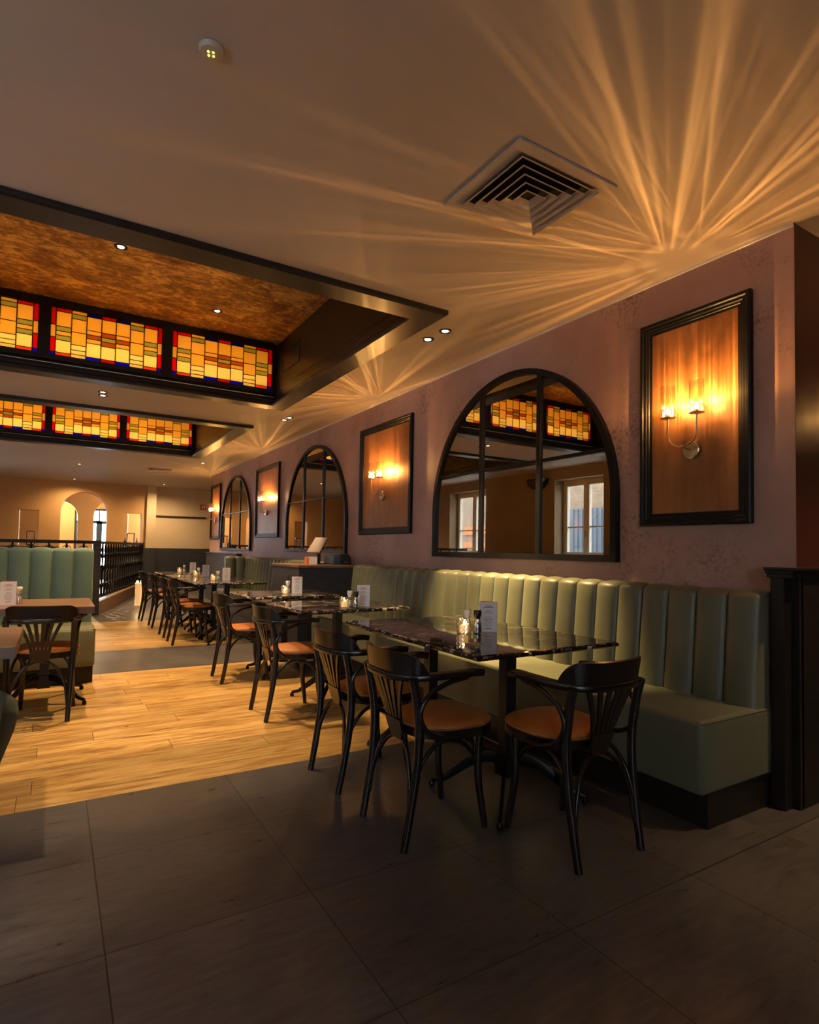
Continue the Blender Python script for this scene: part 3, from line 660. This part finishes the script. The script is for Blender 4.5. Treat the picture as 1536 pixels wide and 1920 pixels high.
# ================================================================== CHANNELLED BENCHES
def channel_back(length, n, h0, h1, depth, lean, parent, name='backrest', m=None, mx=None):
    """vertical padded channels along +u (local y), front facing -x at x=0, leaning back by lean"""
    mb = MB(); rows = 9; pitch = length/n; V = []; us = []
    for c in range(n): us += [c+.5-.5*cos(pi*q/12) for q in range(12)]
    for u in us+[n]:
        fr = u-math.floor(u+1e-9) if u < n else 0.; bulge = (max(0, 1-(2*fr-1)**2))**.5*.040; col = []
        for i in range(rows):
            q = i/(rows-1); z = h0+(h1-.04-h0)*q; col.append((lean*q-bulge, u*pitch, z))
        for i in range(1, 6):
            a = i/5*pi/2; top = h1-.04+(.022+bulge*.5)*sin(a); col.append((lean-bulge*cos(a)+depth*.6*(1-cos(a)), u*pitch, top))
        col.append((lean+depth, u*pitch, h1-.010)); col.append((depth+lean, u*pitch, h0)); V.append(col)
    mb.rings(V, mx=mx); return mb.build(name, m or M['green'], parent, smooth=48)
def soft_box(mb, x0, x1, y0, y1, z0, z1, r=.03, mi=0):
    rs = []
    def ring(ins, z):
        pts = []
        for cx, cy, a0 in ((x1-r, y1-r, 0), (x0+r, y1-r, 90), (x0+r, y0+r, 180), (x1-r, y0+r, 270)):
            for k in range(5):
                a = radians(a0+k*22.5); pts.append((cx+(r-ins)*cos(a), cy+(r-ins)*sin(a), z))
        return pts
    for k in range(5): a = pi/2*k/4; rs.append(ring(r*(1-sin(a))*.6, z0+r*.6*(1-cos(a)))) if k else rs.append(ring(r*.6, z0))
    for k in range(6): a = pi/2*k/5; rs.append(ring(r*(1-cos(a)), z1-r+r*sin(a)))
    mb.rings(rs, mi=mi)
def bench(label, xw, xf, y0, y1, seat_z, back_z, n, group=None):
    """bench along the right wall: wall side xw, front edge xf"""
    t = thing('banquette_bench', label, 'bench', (xf, y0, 0), 0, group); w = xw-xf; L = y1-y0
    m = MB(); m.box(.055, w-.003, .0, L, 0, .155); m.build('plinth', M['dark'], t, bevel=.002)
    m = MB(); soft_box(m, 0, w-.003, -.012, L+.01, .155, seat_z, .028); st = m.build('seat', M['green'], t, smooth=60)
    m = MB(); m.tube([(.012, -.008, seat_z-.012), (.012, L, seat_z-.012)], .004, 6); m.tube([(.012, -.008, seat_z-.012), (w-.01, -.008, seat_z-.012)], .004, 6); m.build('piping', M['green'], st, smooth=60)
    o = channel_back(L, n, seat_z-.01, back_z, .10, .045, t); o.location = (w-.185, 0, 0)
    return t
bench('long green channelled bench along the pink wall in the foreground', 3.08, 2.428, 1.527, 6.03, .475, 1.035, 27, 'green channelled benches on the pink wall')
t2 = bench('far green channelled bench beyond the service stand', 3.08, 2.428, 7.0, 10.4, .475, 1.035, 20, 'green channelled benches on the pink wall')
o = channel_back(.34, 2, .46, 1.035, .10, .03, t2, mx=Matrix.Rotation(radians(90), 4, 'Z')); o.location = (.48, 3.36, 0)

# booth on the left (faces the camera)
t = thing('booth_bench', 'green channelled booth bench with tall back behind the walnut table', 'bench', (.33, 5.80, 0))
m = MB(); m.box(-2.66, -.01, .0, .55, 0, .15); m.build('plinth', M['dark'], t, bevel=.002)
m = MB(); soft_box(m, -2.66, 0, -.06, .58, .15, .475, .03); m.build('seat', M['green'], t, smooth=60)
m = MB(); m.tube([(-2.66, -.05, .465), (0, -.05, .465)], .004, 6); m.build('piping', M['green'], t, smooth=60)
o = channel_back(2.52, 15, .465, 1.165, .12, .04, t, m=M['green_daylit'], mx=Matrix.Rotation(radians(90), 4, 'Z'))
o.location = (-.01, .47, 0)
# wall banquette under the left windows (seen in the mirror)
t = thing('wall_bench', 'green channelled bench under the left windows, seen in the big arched mirror', 'bench', (LEFT_X+.62, 6.7, 0))
m = MB(); m.box(-.62, -.05, 0, 4.2, 0, .15); m.build('plinth', M['dark'], t)
m = MB(); soft_box(m, -.62, 0, 0, 4.2, .15, .475, .03); m.build('seat', M['green'], t, smooth=60)
o = channel_back(4.2, 25, .465, 1.165, .10, .04, t, mx=Matrix.Rotation(pi, 4, 'Z')); o.location = (-.44, 4.2, 0)

# ================================================================== SERVICE STAND
t = thing('service_stand', 'dark wooden service stand between the two green benches', 'counter', (2.28, 6.05, 0))
m = MB(); m.box(0, .80, 0, .90, 0, .985, 0); m.build('body', M['dark_blue'], t, bevel=.003)
m = MB(); m.box(-.012, .80, -.012, .91, .986, 1.015); m.build('countertop', M['twood'], t, bevel=.004)
m = MB(); m.box(-.006, -.0005, .30, .40, .84, .90); m.build('socket', M['black'], t, bevel=.002)
t = thing('till_screen', 'brown tilted till screen on the service stand', 'till', (2.78, 6.50, 1.015))
m = MB(); m.box(-.13, .02, -.08, .08, 0, .012); m.box(-.11, -.07, -.02, .02, .01, .235); m.build('stand_foot', M['black'], t, bevel=.003)
a_ = Vector((.10, -.14, 0)).normalized(); b_ = Vector((.148, .106, .17)).normalized(); n_ = a_.cross(b_)
rot = Matrix(((a_.x, b_.x, n_.x, -.247), (a_.y, b_.y, n_.y, -.02), (a_.z, b_.z, n_.z, .135), (0, 0, 0, 1)))
m = MB(); m.box(0, .18, 0, .26, -.012, .012, mx=rot); m.build('screen', M['screen_back'], t, bevel=.004)
t = thing('receipt_printer', 'dark blue and black receipt printer beside the till screen', 'printer', (2.93, 6.38, 1.015))
m = MB(); m.box(-.13, -.05, -.07, .07, 0, .10); m.build('side_cover', M['teal'], t, bevel=.006)
m = MB(); m.prism([(-.05, 0), (.11, 0), (.10, .09), (.05, .135), (-.05, .115)], -.07, .07, 'xz'); m.build('housing', M['black'], t, bevel=.006)
m = MB(); m.box(.01, .06, -.0715, -.069, .015, .04); m.build('badge', M['screen_back'], t)
t = thing('card_box', 'small orange and white box on the service stand below the till screen', 'box', (2.55, 6.40, 1.015))
m = MB(); m.box(-.06, -.03, -.03, .03, 0, .085, 1); m.box(-.03, .07, -.03, .03, 0, .085, 0); m.build('box_body', [M['paper'], M['orange']], t)
t = thing('storage_tray', 'dark grey tray behind the receipt printer on the service stand', 'tray', (2.97, 6.72, 1.015))
m = MB(); m.box(-.08, .10, -.08, .08, 0, .10); m.build('tray_body', M['dark_blue'], t, bevel=.004)

# ================================================================== MIRRORS
def arch_mirror(label, y0, y1, z0, ztop):
    r = (y1-y0)/2; cy = (y0+y1)/2; zs = ztop-r; t = thing('arched_mirror', label, 'mirror', (RIGHT_X, cy, z0), 0, 'arched mirrors on the pink wall')
    n = 40; arc = [(r*cos(pi*i/n), zs-z0+r*sin(pi*i/n)) for i in range(n+1)]
    poly = [(r, 0)]+arc+[(-r, 0)]; m = MB(); m.prism([(a*.985, b*.992+.004) for a, b in poly], -.022, -.004, 'yz'); m.build('mirror_glass', M['mirror'], t)
    bw = .045; inner = [((r-bw)*cos(pi*i/n), zs-z0+(r-bw)*sin(pi*i/n)) for i in range(n+1)]
    m = MB(); O = [(r, 0)]+arc+[(-r, 0)]; I = [(r-bw, bw)]+inner+[(-r+bw, bw)]
    rs = [[(-.001, a[0], a[1]), (-.042, a[0], a[1]), (-.045, a[0]*.99+c[0]*.01, a[1]), (-.045, c[0], c[1]), (-.020, c[0], c[1])] for a, c in zip(O, I)]
    m.rings(rs, closed=True); m.build('frame', M['frame'], t, smooth=40)
    for s in (-1, 1):
        y = s*r*.325; zt = zs-z0+math.sqrt(r*r-y*y)-.02; m = MB(); m.box(-.038, -.020, y-.022, y+.022, .03, zt); m.build('muntin', M['frame'], t, bevel=.003)
    z = 1.885-z0; hw = math.sqrt(max(0, r*r-(z-(zs-z0))**2)) if z > zs-z0 else r; m = MB(); m.box(-.036, -.020, -hw+.02, hw-.02, z-.012, z+.012); m.build('muntin', M['frame'], t, bevel=.003)
arch_mirror('nearest and largest-looking arched mirror between the first two framed panels', 2.49, 4.61, 1.147, 2.64)
arch_mirror('middle arched mirror behind the service stand', 6.56, 8.77, 1.145, 2.645)
arch_mirror('farthest arched mirror above the far end of the green bench', 10.70, 12.95, 1.13, 2.64)

# ================================================================== FRAMED PANELS AND SCONCES
def wall_panel(label, y0, y1, z0=1.372, z1=2.609):
    cy = (y0+y1)/2; t = thing('wall_panel', label, 'wall panel', (RIGHT_X, cy, z0), 0, 'black framed copper panels'); w = (y1-y0)/2; h = z1-z0
    m = MB(); m.box(-.010, -.001, -w+.05, w-.05, .05, h-.05); m.build('copper_panel', M['copper'], t)
    pr = [(0, -.001), (0, -.030), (.008, -.036), (.020, -.036), (.026, -.028), (.040, -.028), (.046, -.022), (.056, -.022), (.060, -.016), (.072, -.016), (.074, -.009)]
    m = MB(); m.rect_sweep((-w, w, 0, h), pr, lambda a, c, hh: (hh, a, c)); m.build('frame', M['frame'], t, smooth=30); return t
def streak_light(d, seed):
    """fluted glass around the bulb throws bright and dim sectors: strength by direction"""
    d.use_nodes = True; nt = d.node_tree; em = nt.nodes['Emission']
    class S: pass
    k = N.__new__(N); k.t = nt; k.m = None; k.b = None
    tc = k.n('ShaderNodeTexCoord'); sp = k.n('ShaderNodeSeparateXYZ'); k.l(tc.outputs['Normal'], sp.inputs[0])
    az = k.math('ARCTAN2', sp.outputs[1], sp.outputs[0]); rad = k.math('SQRT', k.math('ADD', k.math('MULTIPLY', sp.outputs[0], sp.outputs[0]), k.math('MULTIPLY', sp.outputs[1], sp.outputs[1])))
    cv = k.n('ShaderNodeCombineXYZ'); k.l(k.math('COSINE', az), cv.inputs[0]); k.l(k.math('SINE', az), cv.inputs[1]); cv.inputs[2].default_value = seed
    a = k.noise(cv.outputs[0], 11.5, 3, .55); b2 = k.noise(cv.outputs[0], 38., 2, .5)
    st = k.ramp(k.math('ADD', k.math('MULTIPLY', a, .6), k.math('MULTIPLY', b2, .4)), [(.40, .40), (.51, .58), (.57, 1.2), (.65, 3.2)])
    # straight up through the open top: softer, no streaks; below the holder: little light
    soft = k.ramp(rad, [(.20, .0), (.42, 1.)]); s = k.math('ADD', k.math('MULTIPLY', st, soft), k.math('MULTIPLY', k.math('SUBTRACT', 1., soft), .30))
    el = k.ramp(k.math('ADD', k.math('MULTIPLY', sp.outputs[2], .5), .5), [(.05, .10), (.42, .30), (.52, 1.), (1., 1.)])
    k.l(k.math('MULTIPLY', s, el), em.inputs['Strength'])
_sd = [0]
def sconce(label, parent_loc, rz=0., group='two-candle brass wall lights', power=1.):
    """local: wall plane x=0, light arms reach to -x; z=0 at the back plate centre"""
    t = thing('wall_sconce', label, 'wall light', parent_loc, rz, group)
    m = MB(); m.lathe([(.001, -.024), (.046, -.022), (.050, -.018), (.050, 0)], 32, axis='x'); m.build('back_plate', M['brass'], t, smooth=30)
    pts = [(-.10, -.088, .185)]+[(-.10, -.088*cos(pi*i/16), .085-.075*sin(pi*i/16)) for i in range(17)]+[(-.10, .088, .185)]
    m = MB(); m.tube(pts, .0048, 8); m.tube([(-.02, 0, -.0), (-.10, 0, .010)], .005, 8); m.sphere((-.10, 0, .010), .009, 6); m.build('arm', M['brass'], t, smooth=60)
    for s in (-1, 1):
        y = s*.088
        m = MB(); m.lathe([(.010, .176), (.010, .183), (.041, .185), (.041, .188), (.010, .189), (.009, .205)], 24, (-.10, y, 0)); hd = m.build('holder', M['brass'], t, smooth=30)
        m = MB(); n = 48; rs = []
        for z in (.188, .25, .31, .365): rs.append([(-.10+(.0375+.0016*(j % 2))*cos(2*pi*j/n), y+(.0375+.0016*(j % 2))*sin(2*pi*j/n), z) for j in range(n)])
        m.rings(rs, caps=False)
        rs = [[(-.10+q*cos(2*pi*j/n), y+q*sin(2*pi*j/n), zz) for j in range(n)] for q, zz in ((.0375, .365), (.0400, .366), (.0400, .369), (.0365, .369))]; m.rings(rs, caps=False)
        m.build('glass_shade', M['shade_glass'], t)
        m = MB(); m.lathe([(.006, .205), (.009, .212), (.010, .228), (.007, .238), (.002, .242)], 12, (-.10, y, 0)); m.build('bulb', M['bulb'], hd, smooth=60)
        l = lamp('POINT', 'candle_light', t, (-.10, y, .262), P_SCONCE*power, WARM, shadow_soft_size=.004); _sd[0] += 1; streak_light(l.data, _sd[0]*3.7)
    return t
for nm, y0, y1, ys in (('nearest', 1.65, 2.322, 1.985), ('second', 5.04, 6.22, 5.66), ('third', 9.16, 10.42, 9.82), ('farthest', 13.10, 13.98, 13.55)):
    wall_panel(nm+' black framed copper wall panel behind a wall light', y0, y1)
    sconce(nm+' brass wall light with two ribbed glass shades on a copper panel', (RIGHT_X-.0105, ys, 1.80))
wp = wall_panel('black framed copper panel on the dark red wall round the corner', 1.65, 2.322); wp.location = (4.1, 1.447, 1.372); wp.rotation_euler = (0, 0, radians(90))
sconce('brass wall light on the dark red wall round the corner', (4.1, 1.4365, 1.80), radians(90), power=.4)

# ================================================================== RAILING AROUND THE STAIR
t = thing('iron_railing', 'black ornate railing on a brown wooden kerb beyond the booth', 'railing', (.618, 11.30, 0))
ang = math.atan2(16.432-11.301, 1.907-.618); L = math.hypot(16.432-11.301, 1.907-.618); rot = Matrix.Rotation(ang, 4, 'Z')
m = MB(); m.box(0, L, -.05, .05, 0, .22, mx=rot); m.box(-2.95, -.05, -.05, .05, 0, .22); m.build('kerb', M['brown_wood'], t, bevel=.004)
m = MB(); m.box(-.02, L, -.045, .045, 1.21, 1.26, mx=rot); m.box(-2.95, .0, -.045, .045, 1.21, 1.265); m.build('handrail', M['dark_blue'], t, bevel=.006)
m = MB(); m.box(-.06, .06, -.06, .06, 0, 1.27); m.build('post', M['dark_blue'], t, bevel=.004)
m = MB(); m.box(L-.06, L+.06, -.06, .06, 0, 1.27, mx=rot); m.build('post', M['dark_blue'], t, bevel=.004)
m = MB(); m.box(0, L, -.012, .012, .26, .285, mx=rot); m.box(0, L, -.010, .010, .50, .515, mx=rot); m.box(0, L, -.010, .010, 1.02, 1.04, mx=rot); m.box(-2.95, 0, -.01, .01, 1.02, 1.04); m.box(-2.95, 0, -.01, .01, .26, .285); m.build('lower_bar', M['iron'], t)
prof = [(.016, .27), (.036, .30), (.018, .33), (.015, .42), (.040, .47), (.016, .52), (.014, .70), (.036, .74), (.044, .77), (.036, .80), (.014, .84), (.014, .95), (.034, .99), (.015, 1.03), (.024, 1.10), (.014, 1.21)]
mb = MB(); mb.lathe(prof, 8)
nn = 24; mb.tube([(.055*cos(2*pi*i/nn), 0, .395+.095*sin(2*pi*i/nn)) for i in range(nn)], .011, 6, closed=True)
for s in (-1, 1): mb.tube(curve_pts([(0, 0, 1.03), (s*.05, 0, 1.08), (s*.06, 0, 1.14), (s*.025, 0, 1.17), (0, 0, 1.12)], 4), .006, 5)
bal0 = mb.build('baluster', M['iron'], t, smooth=50); bal0.location = (0, 0, 0)
pos = [(cos(ang)*(.22+.26*i), sin(ang)*(.22+.26*i), ang) for i in range(20)]+[(-.20-.25*i, 0, 0) for i in range(10)]
for i, (x, y, a) in enumerate(pos):
    o = bal0 if i == 0 else bal0.copy()
    if i: COL.objects.link(o)
    o.parent = t; o.location = (x, y, 0); o.rotation_euler = (0, 0, a)

# ================================================================== CEILING FITTINGS
def spot(x, y, label, group, z=CEIL, energy=P_SPOT, tilt=(0, 0), size=62, blend=.25, col=WARM2):
    t = thing('downlight', label, 'ceiling spotlight', (x, y, z), 0, group)
    m = MB(); m.lathe([(.048, -.001), (.048, -.007), (.040, -.009), (.032, -.004), (.024, -.001)], 24, caps=False); rg_ = m.build('trim_ring', M['black'], t, smooth=40)
    m = MB(); m.lathe([(.024, -.0015), (.024, -.005), (.016, -.0065), (.001, -.007)], 20); m.build('lens', M['lens'], rg_, smooth=60)
    if energy:
        l = lamp('SPOT', 'spot_beam', t, (0, 0, -.02), energy, col, spot_size=radians(size), spot_blend=blend, shadow_soft_size=.02); l.rotation_euler = (radians(tilt[0]), radians(tilt[1]), 0)
    return t
GP = 'recessed ceiling spotlights'
spot(2.46, 3.82, 'farther spotlight of the pair beside the nearer ceiling recess corner', GP, energy=P_SPOT*3.2, tilt=(-4, -10), size=44, blend=.6, col=(1, .66, .28))
spot(2.475, 3.60, 'nearer spotlight of the pair beside the nearer ceiling recess corner', GP, energy=P_SPOT*3.0, tilt=(-15, -10), size=42, blend=.6, col=(1, .66, .28))
spot(.39, 7.15, 'upper spotlight of the pair on the white strip between the recesses', GP)
spot(.40, 7.31, 'lower spotlight of the pair on the white strip between the recesses', GP, energy=0)
spot(2.50, 7.30, 'left spotlight of the pair between the recesses near the pink wall', GP)
spot(2.51, 7.13, 'right spotlight of the pair between the recesses near the pink wall', GP, energy=0)
spot(2.47, 12.07, 'spotlight on the ceiling in front of the farthest arched mirror', GP, energy=P_SPOT*1.3, size=110, blend=1.)
spot(.378, 13.9, 'single spotlight on the ceiling left of the far air vent', GP, energy=P_SPOT*4.5, size=150, blend=1.)
spot(.373, 17.2, 'spotlight above the archway in the ochre wall', GP, energy=P_SPOT*.6, size=160, blend=1.)
spot(2.48, 16.95, 'spotlight in front of the cream alcove wall', GP, energy=P_SPOT*.9, size=160, blend=1.)
for x, y, n in ((.361, 5.05, 'left'), (1.30, 5.90, 'right')): spot(x, y, n+' spotlight in the gold ceiling of the nearer recess', 'spotlights in the gold ceiling', z=3.549, energy=P_SPOT*1.7, size=70)
for x, y, n in ((-.6, 4.2, 'left'), (.338, 9.5, 'middle'), (1.25, 9.9, 'right')): spot(x, y, n+' spotlight hidden up in the gold recess', 'spotlights in the gold ceiling', z=3.549, energy=P_SPOT, size=70)
spot(3.3, .75, 'spotlight over the dark tiles round the wall corner', GP, energy=P_SPOT*.7, size=62, blend=.8)
def vent(x0, x1, y0, y1, label):
    t = thing('air_vent', label, 'air vent', ((x0+x1)/2, (y0+y1)/2, CEIL), 0, 'square ceiling air vents'); w = (x1-x0)/2; d = (y1-y0)/2
    m = MB(); m.rect_sweep((-w, w, -d, d), [(0, -.001), (0, -.012), (.055, -.012), (.075, -.004)], lambda a, c, h: (a, c, h)); m.build('outer_frame', M['grille'], t)
    m = MB(); m.box(-w+.06, w-.06, -d+.06, d-.06, -.0015, -.001); m.build('backing', M['void'], t)
    for i in range(5):
        k = 1-(.17+.155*i); a, c = (w-.01)*k, (d-.01)*k; m = MB(); g = .030
        m.rect_sweep((-a, a, -c, c), [(0, -.026), (.002, -.028), (g, -.006), (g, -.004), (0, -.024)], lambda p, q, h: (p, q, h)); m.build('louvre', M['grille'], t)
    return t
vent(1.541, 2.121, 1.727, 2.271, 'square louvred air vent in the ceiling above the nearest table')
vent(1.62, 2.18, 13.45, 14.0, 'far square air vent in the ceiling near the last wall light')
t = thing('emergency_light', 'small round ceiling fitting with tiny yellow diodes at the top left', 'ceiling fitting', (.389, 1.977, CEIL))
m = MB(); m.lathe([(.040, -.001), (.040, -.008), (.034, -.016), (.018, -.018)], 24, caps=True); m.build('housing', M['grille'], t, smooth=40)
m = MB(); [m.sphere((.011*cos(q*1.57+.5), .011*sin(q*1.57+.5), -.018), .0045, 5) for q in range(4)]; m.build('diode', M['led'], t)
t = thing('exit_sign', 'small red and white emergency sign on the cream back wall', 'sign', (3.72, BACK_Y+.149, 2.36))
m = MB(); m.box(-.085, .085, -.012, 0, -.08, .08); m.build('plate', M['red_sign'], t)
m = MB(); m.box(-.035, -.015, -.014, -.0121, -.05, .05); m.box(.01, .06, -.014, -.0121, -.015, .05); m.box(.02, .035, -.014, -.0121, -.055, -.015); m.build('symbol', M['paper'], t)
# speaker on the left wall
t = thing('wall_speaker', 'black loudspeaker high on the left wall, seen in the big arched mirror', 'speaker', (LEFT_X, 8.8, 2.62))
m = MB(); m.prism([(-.24, .09), (.24, .09), (.20, -.04), (.06, -.13), (-.06, -.13), (-.20, -.04)], 0.01, .20, 'yz'); m.build('cabinet', M['black'], t, bevel=.01)

t = thing('glow_column', 'small glowing cylinder standing in for a lit column beside the last armchair', 'lantern', (1.47, 12.8, 0))
m = MB(); m.lathe([(.075, 0), (.075, .02), (.070, .022), (.070, .42), (.075, .43), (.075, .45)], 20); m.build('column_skin', mat('lit_column_glow', (.9, .7, .4), .6, emit=(1, .55, .2), estr=.35), t, smooth=40)  # warm light on a column put into this added cylinder as emission
m = MB(); m.sphere((-.03, 0, .475), .018, 6); m.sphere((.04, -.02, .478), .018, 6); m.build('bulb', M['bulb'], t, smooth=60)
# ------------------------------------------------------------------ niches of the back wall
def lantern(label, loc, s=1.):
    t = thing('lantern', label, 'lantern', loc, 0, 'lanterns in the wall openings'); m = MB(); a = .085*s; h = .34*s; q = .008
    for sx in (-1, 1):
        for sy in (-1, 1): m.box(sx*a-q, sx*a+q, sy*a-q, sy*a+q, 0, h)
    m.box(-a-q, a+q, -a-q, a+q, 0, .02); m.box(-a-q, a+q, -a-q, a+q, h, h+.02); m.build('lantern_frame', M['iron'], t)
    m = MB(); m.lathe([(.03*s, .02), (.03*s, .15*s)], 12); m.build('candle', M['paper'], t)
lantern('black metal lantern in the left opening of the ochre wall', (-.54, 17.95, 1.16)); lantern('black metal lantern in the right opening of the ochre wall', (1.80, 17.95, 1.16), 1.05)
for i, (x, c) in enumerate(((1.66, 'dark'), (1.96, 'amber'))):
    m = MB(); m.lathe([(.032, 0), (.034, .01), (.034, .13), (.012, .18), (.012, .24)], 14); o = m.build('bottle', M['brown_wood'] if c == 'amber' else M['black'], smooth=40); o.location = (x, 17.93, 1.161); tag(o, c+' bottle beside the lantern in the right wall opening', 'bottle')
lamp('POINT', 'back_room_light', None, (3.4, 19.0, 2.4), 140, (1, .62, .28), shadow_soft_size=.1)
lamp('POINT', 'back_room_light', None, (0.2, 21.6, 2.4), 120, (1, .7, .4), shadow_soft_size=.1)

# ================================================================== TUB CHAIRS (left edge)
def tub(label, loc, rz):
    t = thing('tub_chair', label, 'tub chair', loc, rz, 'green tub chairs at the left edge'); g = M['tubgreen']
    n = 61; rs = []
    for i in range(n):
        a = radians(-125+250*i/(n-1))+pi; c, s = cos(a), sin(a); top = .56+.09*max(0, cos(a-pi)); R0 = .33
        rs.append([((R0-.05)*c, (R0-.05)*s, .20), ((R0-.03)*c, (R0-.03)*s, .19), ((R0+.01)*c, (R0+.01)*s, .40), ((R0+.03)*c, (R0+.03)*s, top-.03), ((R0+.01)*c, (R0+.01)*s, top), ((R0-.04)*c, (R0-.04)*s, top), ((R0-.07)*c, (R0-.07)*s, top-.04), ((R0-.07)*c, (R0-.07)*s, .35)])
    m = MB(); m.rings(rs); m.build('shell', g, t, smooth=70)
    def rg(k, z): return [((.035+.30*k*math.copysign(abs(cos(a))**.8, cos(a))), .275*k*math.copysign(abs(sin(a))**.8, sin(a)), z) for a in [2*pi*j/28 for j in range(64)]]
    m = MB(); m.rings([rg(.72, .16), rg(.80, .20), rg(.95, .34), rg(1.0, .42), rg(.98, .465), rg(.88, .490), rg(.4, .498)]); m.build('seat', g, t, smooth=70)
    m = MB(); m.lathe([(.03, .09), (.03, .16)], 12); m.build('stem', M['iron'], t)
    for k in range(4):
        a = pi/4+k*pi/2; m = MB(); m.tube([(0, 0, .11), (.27*cos(a), .27*sin(a), .065)], .014, 8); m.lathe([(.004, -.012), (.024, -.010), (.024, .010), (.004, .012)], 14, (.27*cos(a), .27*sin(a), .0245), 'y'); m.build('caster_leg', M['iron'], t, smooth=40)
tub('green velvet tub chair on castors, cut off at the left edge, nearest the camera', (-.455, 3.27, 0), radians(20))
